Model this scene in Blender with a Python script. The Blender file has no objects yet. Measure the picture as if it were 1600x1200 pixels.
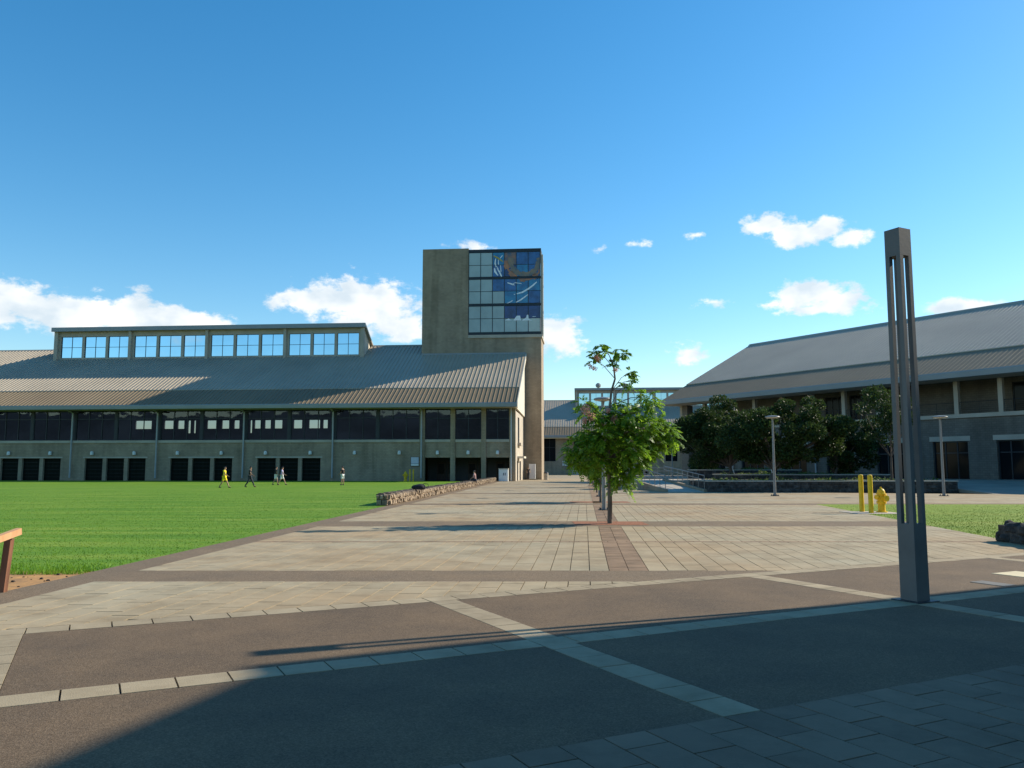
import bpy, bmesh, math, random
import numpy as np
from mathutils import Vector, Matrix
R = math.radians
random.seed(7); rng = np.random.default_rng(7)
scene = bpy.context.scene
col = scene.collection

# ------------------------------------------------------------------ camera
FPX, PITCH, EYE = 1280.0, math.atan(132/1280), 1.6
cam_d = bpy.data.cameras.new('camera'); cam = bpy.data.objects.new('camera', cam_d); col.objects.link(cam)
cam.location = (0, 0, EYE); cam.rotation_euler = (math.pi/2+PITCH, 0, 0)
cam_d.sensor_fit = 'HORIZONTAL'; cam_d.sensor_width = 36; cam_d.lens = 36*FPX/1600
cam_d.clip_start = 0.1; cam_d.clip_end = 9000
scene.camera = cam

# ------------------------------------------------------------------ world: sky and clouds
SUN_EL, SUN_AZ = 31.2, 21.8          # azimuth measured from +X towards +Y
sx, sy, sz = math.cos(R(SUN_EL))*math.cos(R(SUN_AZ)), math.cos(R(SUN_EL))*math.sin(R(SUN_AZ)), math.sin(R(SUN_EL))
EXPOSURE = 0.55
world = bpy.data.worlds.new('World'); scene.world = world; world.use_nodes = True
wt = world.node_tree; wt.nodes.clear()
def N(t, typ, **kw):
    n = t.nodes.new(typ)
    for k, v in kw.items(): setattr(n, k, v)
    return n
def L(t, a, b): t.links.new(a, b)
def M2(t, op, a, b=None, c=None, clamp=False):
    n = N(t, 'ShaderNodeMath', operation=op, use_clamp=clamp)
    for i, v in enumerate((a, b, c)):
        if v is None: continue
        if isinstance(v, (int, float)): n.inputs[i].default_value = v
        else: L(t, v, n.inputs[i])
    return n.outputs[0]
sky = N(wt, 'ShaderNodeTexSky', sky_type='NISHITA'); sky.sun_disc = False
sky.sun_elevation = R(SUN_EL); sky.sun_rotation = R(90-SUN_AZ)
sky.altitude = 0; sky.air_density = 1.1; sky.dust_density = 0.25; sky.ozone_density = 2.3
hsv = N(wt, 'ShaderNodeHueSaturation'); hsv.inputs['Saturation'].default_value = 1.38; hsv.inputs['Value'].default_value = 1.0; hsv.inputs['Hue'].default_value = 0.494
L(wt, sky.outputs[0], hsv.inputs['Color'])
bg_sky = N(wt, 'ShaderNodeBackground'); bg_sky.inputs[1].default_value = 0.125
L(wt, hsv.outputs[0], bg_sky.inputs[0])
tc = N(wt, 'ShaderNodeTexCoord'); sep = N(wt, 'ShaderNodeSeparateXYZ'); L(wt, tc.outputs['Generated'], sep.inputs[0])
az = M2(wt, 'ARCTAN2', sep.outputs[0], sep.outputs[1]); el = M2(wt, 'ARCSINE', sep.outputs[2])
cmb = N(wt, 'ShaderNodeCombineXYZ'); L(wt, az, cmb.inputs[0]); L(wt, el, cmb.inputs[1])
def az_el(x, y):
    a = (x-800)/FPX; v = (600-y)/FPX
    dx, dy, dz = a, math.cos(PITCH)-v*math.sin(PITCH), math.sin(PITCH)+v*math.cos(PITCH)
    l = math.sqrt(dx*dx+dy*dy+dz*dz); return math.atan2(dx, dy), math.asin(dz/l)
n1 = N(wt, 'ShaderNodeTexNoise'); n1.inputs['Scale'].default_value = 34; n1.inputs['Detail'].default_value = 7; n1.inputs['Roughness'].default_value = 0.62
mapn = N(wt, 'ShaderNodeMapping'); mapn.inputs['Scale'].default_value = (1, 1.5, 1)
L(wt, cmb.outputs[0], mapn.inputs[0]); L(wt, mapn.outputs[0], n1.inputs['Vector'])
# cloud puffs: centre, half width, half height (picture units turned into directions), thickness
PUFFS = [(10,475,95,34,1),(110,490,90,26,1),(200,490,70,30,1),(270,500,70,22,1),(330,505,60,18,.55),
 (545,470,70,34,1),(480,472,60,18,.95),(600,480,55,34,1),(620,510,70,26,.9),(560,500,60,24,.8),(730,384,60,20,.42),
 (868,525,40,30,1),(860,540,55,24,.55),(1200,352,34,18,1),(1240,368,46,18,1),(1292,358,36,18,1),(1325,370,28,14,1),
 (1262,462,52,22,1),(1310,472,46,20,1),(1212,475,30,10,.8),(1270,484,60,10,.8),(1118,472,48,17,.42),(1078,552,66,26,.50),
 (990,383,44,15,.40),(1090,367,70,15,.30),(1490,480,46,14,.95),(1540,478,34,10,.8),(935,388,40,14,.28)]
acc = None
for (cx, cy, rx, ry, amp) in PUFFS:
    a0, e0 = az_el(cx, cy); a1, _ = az_el(cx+rx, cy); _, e1_ = az_el(cx, cy-ry)
    sub = N(wt, 'ShaderNodeVectorMath', operation='SUBTRACT'); L(wt, cmb.outputs[0], sub.inputs[0]); sub.inputs[1].default_value = (a0, e0, 0)
    mul = N(wt, 'ShaderNodeVectorMath', operation='MULTIPLY'); L(wt, sub.outputs[0], mul.inputs[0])
    mul.inputs[1].default_value = (0.76/(a1-a0), 0.76/(e1_-e0), 0)
    ln = N(wt, 'ShaderNodeVectorMath', operation='LENGTH'); L(wt, mul.outputs[0], ln.inputs[0])
    v = M2(wt, 'SUBTRACT', amp, ln.outputs['Value'])
    acc = v if acc is None else M2(wt, 'SMOOTH_MAX', acc, v, 0.12)
# clouds of the same kind all round the rest of the horizon
n2 = N(wt, 'ShaderNodeTexNoise'); n2.inputs['Scale'].default_value = 7; n2.inputs['Detail'].default_value = 3
map2 = N(wt, 'ShaderNodeMapping'); map2.inputs['Scale'].default_value = (1, 2.6, 1); map2.inputs['Location'].default_value = (3.1, 0, 5)
L(wt, cmb.outputs[0], map2.inputs[0]); L(wt, map2.outputs[0], n2.inputs['Vector'])
away = M2(wt, 'MULTIPLY', M2(wt, 'SUBTRACT', M2(wt, 'ABSOLUTE', az), 0.64), 6, clamp=True)
low = M2(wt, 'SUBTRACT', 1.0, M2(wt, 'MULTIPLY', M2(wt, 'ABSOLUTE', M2(wt, 'SUBTRACT', el, 0.20)), 5.0), clamp=True)
gen = M2(wt, 'SUBTRACT', M2(wt, 'MULTIPLY', M2(wt, 'SUBTRACT', M2(wt, 'MULTIPLY', n2.outputs['Fac'], low), 0.47), 5.0), M2(wt, 'MULTIPLY', M2(wt, 'SUBTRACT', 1.0, away), 9.0))
acc = M2(wt, 'MAXIMUM', acc, gen)
dens = M2(wt, 'ADD', acc, M2(wt, 'MULTIPLY', M2(wt, 'SUBTRACT', n1.outputs['Fac'], 0.5), 2.1))
mr = N(wt, 'ShaderNodeMapRange', interpolation_type='SMOOTHSTEP'); mr.inputs['From Min'].default_value = 0.0; mr.inputs['From Max'].default_value = 0.48
L(wt, dens, mr.inputs['Value'])
up = M2(wt, 'GREATER_THAN', sep.outputs[2], 0.0)
fac = M2(wt, 'MULTIPLY', mr.outputs[0], M2(wt, 'MULTIPLY', up, 0.95))
n3 = N(wt, 'ShaderNodeTexNoise'); n3.inputs['Scale'].default_value = 18; n3.inputs['Detail'].default_value = 4
L(wt, mapn.outputs[0], n3.inputs['Vector'])
cr = N(wt, 'ShaderNodeValToRGB'); cr.color_ramp.elements[0].position = 0.34; cr.color_ramp.elements[1].position = 0.6
cr.color_ramp.elements[0].color = (0.66, 0.75, 0.82, 1); cr.color_ramp.elements[1].color = (1.0, 1.0, 0.985, 1)
L(wt, n3.outputs['Fac'], cr.inputs[0])
bg_c = N(wt, 'ShaderNodeBackground'); bg_c.inputs[1].default_value = 0.78; L(wt, cr.outputs[0], bg_c.inputs[0])
mx = N(wt, 'ShaderNodeMixShader'); L(wt, fac, mx.inputs[0]); L(wt, bg_sky.outputs[0], mx.inputs[1]); L(wt, bg_c.outputs[0], mx.inputs[2])
wo = N(wt, 'ShaderNodeOutputWorld'); L(wt, mx.outputs[0], wo.inputs[0])

# ------------------------------------------------------------------ sun, exposure
sd = bpy.data.lights.new('sun', 'SUN'); sd.energy = 4.6; sd.angle = R(0.53); sd.color = (1.0, 0.91, 0.75)
so = bpy.data.objects.new('sun', sd); col.objects.link(so); so.location = (40, 20, 60)
so.rotation_euler = Vector((-sx, -sy, -sz)).to_track_quat('-Z', 'Y').to_euler()
scene.view_settings.view_transform = 'Standard'; scene.view_settings.look = 'None'
scene.view_settings.exposure = EXPOSURE; scene.view_settings.gamma = 1; scene.view_settings.use_curve_mapping = False

# ------------------------------------------------------------------ helpers
def ray(x, y):
    a = (x-800)/FPX; v = (600-y)/FPX
    return (a, math.cos(PITCH)-v*math.sin(PITCH), math.sin(PITCH)+v*math.cos(PITCH))
def gp(x, y, z=0.0):                       # pixel -> point on the level z
    d = ray(x, y); t = (z-EYE)/d[2]; return (d[0]*t, d[1]*t)
def at(x, y, Y):                           # pixel -> point at forward distance Y
    d = ray(x, y); t = Y/d[1]; return Vector((d[0]*t, Y, EYE+d[2]*t))

class MB:
    def __init__(s): s.v = []; s.f = []; s.m = []
    def poly(s, pts, mi=0):
        b = len(s.v); s.v += [tuple(p) for p in pts]; s.f.append(tuple(range(b, b+len(pts)))); s.m.append(mi); return s
    def box(s, x0, x1, y0, y1, z0, z1, mi=0):
        b = len(s.v)
        s.v += [(x0,y0,z0),(x1,y0,z0),(x1,y1,z0),(x0,y1,z0),(x0,y0,z1),(x1,y0,z1),(x1,y1,z1),(x0,y1,z1)]
        for q in ((0,3,2,1),(4,5,6,7),(0,1,5,4),(1,2,6,5),(2,3,7,6),(3,0,4,7)):
            s.f.append(tuple(b+i for i in q)); s.m.append(mi)
        return s
    def hexa(s, pts, mi=0):                # 8 corners: 4 bottom ccw, 4 top ccw
        b = len(s.v); s.v += [tuple(p) for p in pts]
        for q in ((0,3,2,1),(4,5,6,7),(0,1,5,4),(1,2,6,5),(2,3,7,6),(3,0,4,7)):
            s.f.append(tuple(b+i for i in q)); s.m.append(mi)
        return s
    def prism(s, pts, z0, z1, mi=0):       # polygon ccw in xy
        b = len(s.v); n = len(pts)
        s.v += [(p[0], p[1], z0) for p in pts]+[(p[0], p[1], z1) for p in pts]
        s.f.append(tuple(b+n+i for i in range(n))); s.m.append(mi)
        s.f.append(tuple(b+n-1-i for i in range(n))); s.m.append(mi)
        for i in range(n):
            j = (i+1) % n; s.f.append((b+i, b+j, b+n+j, b+n+i)); s.m.append(mi)
        return s
    def extrude_x(s, prof, x0, x1, mi=0):  # profile (y,z) ccw seen from +x
        b = len(s.v); n = len(prof)
        s.v += [(x0, p[0], p[1]) for p in prof]+[(x1, p[0], p[1]) for p in prof]
        s.f.append(tuple(b+n+i for i in range(n))); s.m.append(mi)
        s.f.append(tuple(b+n-1-i for i in range(n))); s.m.append(mi)
        for i in range(n):
            j = (i+1) % n; s.f.append((b+i, b+j, b+n+j, b+n+i)); s.m.append(mi)
        return s
    def tube(s, pts, rad, seg=8, cap=True, mi=0):
        pts = [Vector(p) for p in pts]; n = len(pts)
        if not hasattr(rad, '__len__'): rad = [rad]*n
        rings = []; prev = None
        for i, p in enumerate(pts):
            d = (pts[min(i+1, n-1)]-pts[max(i-1, 0)])
            d = d.normalized() if d.length > 1e-9 else Vector((0, 0, 1))
            if prev is None:
                u = d.orthogonal().normalized()
                if abs(d.z) > 0.9: u = Vector((1, 0, 0)); u = (u-d*u.dot(d)).normalized()
            else:
                u = prev-d*prev.dot(d); u = u.normalized() if u.length > 1e-6 else d.orthogonal().normalized()
            prev = u; w = d.cross(u); b = len(s.v)
            for k in range(seg):
                a = 2*math.pi*k/seg; q = p+(u*math.cos(a)+w*math.sin(a))*rad[i]; s.v.append(tuple(q))
            rings.append(b)
        for i in range(n-1):
            for k in range(seg):
                k2 = (k+1) % seg
                s.f.append((rings[i]+k, rings[i]+k2, rings[i+1]+k2, rings[i+1]+k)); s.m.append(mi)
        if cap:
            s.f.append(tuple(rings[0]+seg-1-k for k in range(seg))); s.m.append(mi)
            s.f.append(tuple(rings[-1]+k for k in range(seg))); s.m.append(mi)
        return s
    def lathe(s, prof, c=(0,0,0), seg=16, mi=0):   # profile (r,z) from bottom to top
        rings = []
        for r, z in prof:
            b = len(s.v)
            for k in range(seg):
                a = 2*math.pi*k/seg; s.v.append((c[0]+r*math.cos(a), c[1]+r*math.sin(a), c[2]+z))
            rings.append(b)
        for i in range(len(prof)-1):
            for k in range(seg):
                k2 = (k+1) % seg; s.f.append((rings[i]+k, rings[i]+k2, rings[i+1]+k2, rings[i+1]+k)); s.m.append(mi)
        s.f.append(tuple(rings[0]+seg-1-k for k in range(seg))); s.m.append(mi)
        s.f.append(tuple(rings[-1]+k for k in range(seg))); s.m.append(mi)
        return s
    def wall(s, x0, x1, z0, z1, y, th, holes=(), mi=0):   # wall in the xz plane, front at y, back at y+th, rectangular holes (x0,x1,z0,z1)
        xs = sorted({x0, x1, *[min(max(h[i], x0), x1) for h in holes for i in (0, 1)]})
        zs = sorted({z0, z1, *[min(max(h[i], z0), z1) for h in holes for i in (2, 3)]})
        def solid(i, j):
            if i < 0 or j < 0 or i >= len(xs)-1 or j >= len(zs)-1: return False
            cx, cz = (xs[i]+xs[i+1])/2, (zs[j]+zs[j+1])/2
            return not any(h[0] < cx < h[1] and h[2] < cz < h[3] for h in holes)
        for i in range(len(xs)-1):
            for j in range(len(zs)-1):
                if not solid(i, j): continue
                a, b, c, d = xs[i], xs[i+1], zs[j], zs[j+1]
                s.poly([(a,y,c),(b,y,c),(b,y,d),(a,y,d)], mi); s.poly([(b,y+th,c),(a,y+th,c),(a,y+th,d),(b,y+th,d)], mi)
                if not solid(i-1, j): s.poly([(a,y+th,c),(a,y,c),(a,y,d),(a,y+th,d)], mi)
                if not solid(i+1, j): s.poly([(b,y,c),(b,y+th,c),(b,y+th,d),(b,y,d)], mi)
                if not solid(i, j-1): s.poly([(a,y+th,c),(b,y+th,c),(b,y,c),(a,y,c)], mi)
                if not solid(i, j+1): s.poly([(a,y,d),(b,y,d),(b,y+th,d),(a,y+th,d)], mi)
        return s
    def mesh(s, name, mats, smooth=False):
        me = bpy.data.meshes.new(name); me.from_pydata(s.v, [], s.f)
        if not isinstance(mats, (list, tuple)): mats = [mats]
        for m in mats: me.materials.append(m)
        if len(mats) > 1: me.polygons.foreach_set('material_index', s.m)
        if smooth: me.polygons.foreach_set('use_smooth', [True]*len(me.polygons))
        me.update(); return me
    def build(s, name, mats, parent=None, smooth=False, loc=None):
        return mkobj(name, s.mesh(name, mats, smooth), parent, loc)

def mkobj(name, me, parent=None, loc=None, rz=0):
    o = bpy.data.objects.new(name, me); col.objects.link(o)
    if parent is not None: o.parent = parent
    if loc is not None: o.location = loc
    if rz: o.rotation_euler = (0, 0, rz)
    return o
def tag(o, label=None, cat=None, group=None, kind=None):
    if label: o['label'] = label
    if cat: o['category'] = cat
    if group: o['group'] = group
    if kind: o['kind'] = kind
    return o
def thing(name, label, cat, loc=(0,0,0), rz=0, group=None):
    o = bpy.data.objects.new(name, None); col.objects.link(o); o.location = loc; o.rotation_euler = (0, 0, rz)
    o.empty_display_size = 0.3
    return tag(o, label, cat, group)
def copy_tree(o, parent=None):
    c = o.copy(); col.objects.link(c); c.parent = parent
    for ch in list(o.children): copy_tree(ch, c)
    return c
def shade_auto(o, ang=40):
    me = o.data; me.polygons.foreach_set('use_smooth', [True]*len(me.polygons))
    try: me.set_sharp_from_angle(angle=R(ang))
    except Exception: pass
    return o

# ------------------------------------------------------------------ materials
def mat(name, c, rough=0.8, var=0.12, scale=3.0, detail=5, bump=0.0, bscale=60, metal=0.0, spec=0.4, island=0.0, c2=None, stretch=None, pos=False):
    m = bpy.data.materials.new(name); m.use_nodes = True; t = m.node_tree; p = t.nodes['Principled BSDF']
    p.inputs['Roughness'].default_value = rough; p.inputs['Metallic'].default_value = metal
    p.inputs['Specular IOR Level'].default_value = spec
    g = N(t, 'ShaderNodeTexCoord'); src = g.outputs['Object']
    if pos: src = N(t, 'ShaderNodeNewGeometry').outputs['Position']
    if stretch:
        mp = N(t, 'ShaderNodeMapping'); mp.inputs['Scale'].default_value = stretch; L(t, src, mp.inputs[0]); src = mp.outputs[0]
    nz = N(t, 'ShaderNodeTexNoise'); nz.inputs['Scale'].default_value = scale; nz.inputs['Detail'].default_value = detail; nz.inputs['Roughness'].default_value = 0.6
    L(t, src, nz.inputs['Vector'])
    c2 = c2 or tuple(x*(1-2*var) for x in c)
    c1 = tuple(min(1, x*(1+var)) for x in c)
    rp = N(t, 'ShaderNodeValToRGB'); rp.color_ramp.elements[0].position = 0.32; rp.color_ramp.elements[1].position = 0.66
    rp.color_ramp.elements[0].color = (*c2, 1); rp.color_ramp.elements[1].color = (*c1, 1); L(t, nz.outputs['Fac'], rp.inputs[0])
    out = rp.outputs[0]
    if pos:                                  # old stains and traffic dirt
        ns = N(t, 'ShaderNodeTexNoise'); ns.inputs['Scale'].default_value = 1.1; ns.inputs['Detail'].default_value = 9; ns.inputs['Roughness'].default_value = .7; L(t, src, ns.inputs['Vector'])
        rs_ = N(t, 'ShaderNodeValToRGB'); rs_.color_ramp.elements[0].position = .30; rs_.color_ramp.elements[1].position = .55
        rs_.color_ramp.elements[0].color = (.68, .66, .62, 1); rs_.color_ramp.elements[1].color = (1.03, 1.03, 1.03, 1); L(t, ns.outputs['Fac'], rs_.inputs[0])
        mu = N(t, 'ShaderNodeMix', data_type='RGBA', blend_type='MULTIPLY'); mu.inputs[0].default_value = 1
        L(t, out, mu.inputs[6]); L(t, rs_.outputs[0], mu.inputs[7]); out = mu.outputs[2]
    if island:
        oi = N(t, 'ShaderNodeObjectInfo'); gm = N(t, 'ShaderNodeNewGeometry')
        fr = M2(t, 'FRACT', M2(t, 'ADD', oi.outputs['Random'], gm.outputs['Random Per Island']))
        k = M2(t, 'MULTIPLY_ADD', fr, 2*island, 1-island)
        hs = N(t, 'ShaderNodeHueSaturation'); L(t, out, hs.inputs['Color']); L(t, k, hs.inputs['Value']); out = hs.outputs[0]
    L(t, out, p.inputs['Base Color'])
    if bump:
        nb = N(t, 'ShaderNodeTexNoise'); nb.inputs['Scale'].default_value = bscale; nb.inputs['Detail'].default_value = 4; L(t, src, nb.inputs['Vector'])
        bp = N(t, 'ShaderNodeBump'); bp.inputs['Strength'].default_value = bump; bp.inputs['Distance'].default_value = 0.02
        L(t, nb.outputs['Fac'], bp.inputs['Height']); L(t, bp.outputs[0], p.inputs['Normal'])
    return m
def block_mat(name, c, rough=0.85):        # concrete masonry: courses too small to tell apart
    m = mat(name, c, rough, 0.10, 0.35, 6)
    t = m.node_tree; p = t.nodes['Principled BSDF']; src = p.inputs['Base Color'].links[0].from_socket
    g = N(t, 'ShaderNodeTexCoord'); sp = N(t, 'ShaderNodeSeparateXYZ'); L(t, g.outputs['Object'], sp.inputs[0])
    cb = N(t, 'ShaderNodeCombineXYZ'); L(t, M2(t, 'ADD', sp.outputs[0], sp.outputs[1]), cb.inputs[0]); L(t, sp.outputs[2], cb.inputs[1])
    br = N(t, 'ShaderNodeTexBrick'); L(t, cb.outputs[0], br.inputs['Vector']); br.inputs['Scale'].default_value = 1
    br.inputs['Brick Width'].default_value = 0.4; br.inputs['Row Height'].default_value = 0.2; br.inputs['Mortar Size'].default_value = 0.012
    br.inputs['Color1'].default_value = (1,1,1,1); br.inputs['Color2'].default_value = (.84,.84,.84,1); br.inputs['Mortar'].default_value = (.62,.62,.62,1)
    mm = N(t, 'ShaderNodeMix', data_type='RGBA', blend_type='MULTIPLY'); mm.inputs[0].default_value = 1
    L(t, src, mm.inputs[6]); L(t, br.outputs['Color'], mm.inputs[7])
    mp = N(t, 'ShaderNodeMapping'); mp.inputs['Scale'].default_value = (1.1, 1.1, .09); L(t, g.outputs['Object'], mp.inputs[0])   # rain streaks
    ns = N(t, 'ShaderNodeTexNoise'); ns.inputs['Scale'].default_value = 1; ns.inputs['Detail'].default_value = 6; L(t, mp.outputs[0], ns.inputs['Vector'])
    rs_ = N(t, 'ShaderNodeValToRGB'); rs_.color_ramp.elements[0].position = .34; rs_.color_ramp.elements[1].position = .56
    rs_.color_ramp.elements[0].color = (.78, .78, .76, 1); rs_.color_ramp.elements[1].color = (1, 1, 1, 1); L(t, ns.outputs['Fac'], rs_.inputs[0])
    m2 = N(t, 'ShaderNodeMix', data_type='RGBA', blend_type='MULTIPLY'); m2.inputs[0].default_value = 1
    L(t, mm.outputs[2], m2.inputs[6]); L(t, rs_.outputs[0], m2.inputs[7]); L(t, m2.outputs[2], p.inputs['Base Color'])
    return m
def speckle_mat(name, c, dark, light, rough=0.9, big=0.34):   # exposed aggregate
    m = bpy.data.materials.new(name); m.use_nodes = True; t = m.node_tree; p = t.nodes['Principled BSDF']
    p.inputs['Roughness'].default_value = rough; p.inputs['Specular IOR Level'].default_value = 0.3
    g = N(t, 'ShaderNodeTexCoord')
    vo = N(t, 'ShaderNodeTexVoronoi'); vo.inputs['Scale'].default_value = 120; L(t, g.outputs['Object'], vo.inputs['Vector'])
    sp = N(t, 'ShaderNodeSeparateColor'); L(t, vo.outputs['Color'], sp.inputs[0])
    rp = N(t, 'ShaderNodeValToRGB'); e = rp.color_ramp.elements
    e[0].position = 0.0; e[0].color = (*dark, 1); e[1].position = 1.0; e[1].color = (*light, 1)
    e2 = e.new(0.55); e2.color = (*c, 1); L(t, sp.outputs[0], rp.inputs[0])
    nz = N(t, 'ShaderNodeTexNoise'); nz.inputs['Scale'].default_value = 0.75; nz.inputs['Detail'].default_value = 9; nz.inputs['Roughness'].default_value = .68; L(t, g.outputs['Object'], nz.inputs['Vector'])
    r2 = N(t, 'ShaderNodeValToRGB'); r2.color_ramp.elements[0].position = .3; r2.color_ramp.elements[1].position = .7
    r2.color_ramp.elements[0].color = (1-big, 1-big, 1-big*.9, 1); r2.color_ramp.elements[1].color = (1.12, 1.06, 1.0, 1); L(t, nz.outputs['Fac'], r2.inputs[0])
    mm = N(t, 'ShaderNodeMix', data_type='RGBA', blend_type='MULTIPLY'); mm.inputs[0].default_value = 1
    L(t, rp.outputs[0], mm.inputs[6]); L(t, r2.outputs[0], mm.inputs[7]); L(t, mm.outputs[2], p.inputs['Base Color'])
    bp = N(t, 'ShaderNodeBump'); bp.inputs['Strength'].default_value = 0.35; bp.inputs['Distance'].default_value = 0.006
    L(t, vo.outputs['Distance'], bp.inputs['Height']); L(t, bp.outputs[0], p.inputs['Normal'])
    return m
def grass_mat(name, base, dark, dry):
    m = bpy.data.materials.new(name); m.use_nodes = True; t = m.node_tree; p = t.nodes['Principled BSDF']
    p.inputs['Roughness'].default_value = 0.75; p.inputs['Specular IOR Level'].default_value = 0.2
    g = N(t, 'ShaderNodeTexCoord')
    mp = N(t, 'ShaderNodeMapping'); mp.inputs['Scale'].default_value = (0.14, 1.1, 1); mp.inputs['Rotation'].default_value = (0, 0, 0.12); L(t, g.outputs['Object'], mp.inputs[0])
    nz = N(t, 'ShaderNodeTexNoise'); nz.inputs['Scale'].default_value = 1.0; nz.inputs['Detail'].default_value = 8; nz.inputs['Roughness'].default_value = .65; L(t, mp.outputs[0], nz.inputs['Vector'])
    rp = N(t, 'ShaderNodeValToRGB'); e = rp.color_ramp.elements
    e[0].position = .3; e[0].color = (*dark, 1); e[1].position = .72; e[1].color = (*dry, 1); q = e.new(.5); q.color = (*base, 1)
    L(t, nz.outputs['Fac'], rp.inputs[0])
    nf = N(t, 'ShaderNodeTexNoise'); nf.inputs['Scale'].default_value = 45; nf.inputs['Detail'].default_value = 3; L(t, g.outputs['Object'], nf.inputs['Vector'])
    r2 = N(t, 'ShaderNodeValToRGB'); r2.color_ramp.elements[0].position = .35; r2.color_ramp.elements[1].position = .65
    r2.color_ramp.elements[0].color = (.55,.6,.5,1); r2.color_ramp.elements[1].color = (1.15,1.15,1.1,1); L(t, nf.outputs['Fac'], r2.inputs[0])
    mm = N(t, 'ShaderNodeMix', data_type='RGBA', blend_type='MULTIPLY'); mm.inputs[0].default_value = 1
    L(t, rp.outputs[0], mm.inputs[6]); L(t, r2.outputs[0], mm.inputs[7]); L(t, mm.outputs[2], p.inputs['Base Color'])
    bp = N(t, 'ShaderNodeBump'); bp.inputs['Strength'].default_value = .35; bp.inputs['Distance'].default_value = .03
    L(t, nf.outputs['Fac'], bp.inputs['Height']); L(t, bp.outputs[0], p.inputs['Normal'])
    return m
def leaf_mat(name, c, c2, rough=0.45, trans=0.35):
    m = bpy.data.materials.new(name); m.use_nodes = True; t = m.node_tree; p = t.nodes['Principled BSDF']
    p.inputs['Roughness'].default_value = rough; p.inputs['Specular IOR Level'].default_value = 0.45
    gm = N(t, 'ShaderNodeNewGeometry'); rp = N(t, 'ShaderNodeValToRGB')
    rp.color_ramp.elements[0].color = (*c, 1); rp.color_ramp.elements[1].color = (*c2, 1); L(t, gm.outputs['Random Per Island'], rp.inputs[0])
    L(t, rp.outputs[0], p.inputs['Base Color'])
    tr = N(t, 'ShaderNodeBsdfTranslucent'); hs = N(t, 'ShaderNodeHueSaturation'); hs.inputs['Value'].default_value = 1.7; hs.inputs['Hue'].default_value = .485
    L(t, rp.outputs[0], hs.inputs['Color']); L(t, hs.outputs[0], tr.inputs[0])
    p.inputs['Specular IOR Level'].default_value = .25
    ms = N(t, 'ShaderNodeMixShader'); ms.inputs[0].default_value = trans
    L(t, p.outputs[0], ms.inputs[1]); L(t, tr.outputs[0], ms.inputs[2]); L(t, ms.outputs[0], t.nodes['Material Output'].inputs[0])
    return m
def glass_mat(name, tint, ior=1.9):
    m = bpy.data.materials.new(name); m.use_nodes = True; t = m.node_tree; t.nodes.remove(t.nodes['Principled BSDF'])
    tr = N(t, 'ShaderNodeBsdfTransparent'); tr.inputs[0].default_value = (*tint, 1)
    gl = N(t, 'ShaderNodeBsdfGlossy'); gl.inputs['Roughness'].default_value = 0.015; gl.inputs[0].default_value = (.9,.95,1,1)
    fr = N(t, 'ShaderNodeFresnel'); fr.inputs[0].default_value = ior
    g = N(t, 'ShaderNodeTexCoord'); nz = N(t, 'ShaderNodeTexNoise'); nz.inputs['Scale'].default_value = .35; L(t, g.outputs['Object'], nz.inputs['Vector'])
    bp = N(t, 'ShaderNodeBump'); bp.inputs['Strength'].default_value = .12; bp.inputs['Distance'].default_value = .08; L(t, nz.outputs['Fac'], bp.inputs['Height']); L(t, bp.outputs[0], gl.inputs['Normal'])
    ms = N(t, 'ShaderNodeMixShader'); L(t, fr.outputs[0], ms.inputs[0]); L(t, tr.outputs[0], ms.inputs[1]); L(t, gl.outputs[0], ms.inputs[2])
    L(t, ms.outputs[0], t.nodes['Material Output'].inputs[0]); return m

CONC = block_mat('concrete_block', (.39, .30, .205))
CONC_R = block_mat('shaded_concrete_block', (.19, .165, .135))  # same concrete as CONC, side hall's shade painted in as a darker colour
CONC_L = mat('cast_concrete', (.46, .40, .32), .85, .08, .5)
CREAM = mat('cream_panel', (.62, .56, .45), .8, .05, .4)
ROOF_G = mat('grey_metal_roof', (.40, .335, .25), .5, .06, .15, 4, spec=.35)
ROOF_T = mat('tan_metal_roof', (.235, .178, .112), .6, .06, .15, 4, spec=.2)
GUTTER = mat('blue_grey_gutter', (.27, .285, .29), .45, .05, .4, spec=.5)
DARKM = mat('dark_bronze_metal', (.025, .03, .036), .5, .1, 2)
MULL = mat('dark_mullion', (.02, .028, .036), .45, .1, 2)
PIPE = mat('grey_downpipe', (.36, .37, .37), .5, .05, 1)
DOORD = mat('dark_green_door', (.008, .010, .007), .7, .2, 1, spec=.08, stretch=(6, 6, .3))
DOORB = mat('brown_wood_door', (.06, .03, .018), .55, .25, 2, stretch=(8, 8, .6))
GLASS = glass_mat('tinted_window_glass', (.30, .36, .42), 1.62)
MIRROR = mat('coated_window_glass', (.38, .58, .72), .03, .03, .3, metal=1.0)
DKGLASS = mat('dark_window_glass', (.009, .011, .013), .10, .1, .3, spec=.08)
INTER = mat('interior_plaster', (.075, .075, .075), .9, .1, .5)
WHITE = mat('white_paint', (.74, .74, .71), .5, .04, 2)
YELLOW = mat('yellow_paint', (.80, .50, .012), .5, .08, 5, bump=.15, bscale=40)
STEEL = mat('galvanised_steel', (.26, .26, .255), .42, .1, 6, metal=.5)
LAMPG = mat('lamp_grey_metal', (.24, .24, .235), .45, .06, 3, metal=.2)
PYLON = mat('pylon_grey_paint', (.135, .13, .122), .55, .07, 2.2, bump=.04, bscale=25)
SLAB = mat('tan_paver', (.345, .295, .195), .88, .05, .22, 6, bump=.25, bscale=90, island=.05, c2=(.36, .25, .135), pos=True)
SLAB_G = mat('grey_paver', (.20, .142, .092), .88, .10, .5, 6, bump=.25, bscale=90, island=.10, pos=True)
BORDER = mat('cream_border_slab', (.36, .285, .18), .88, .07, .6, 6, bump=.25, bscale=90, island=.07, pos=True)
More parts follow.
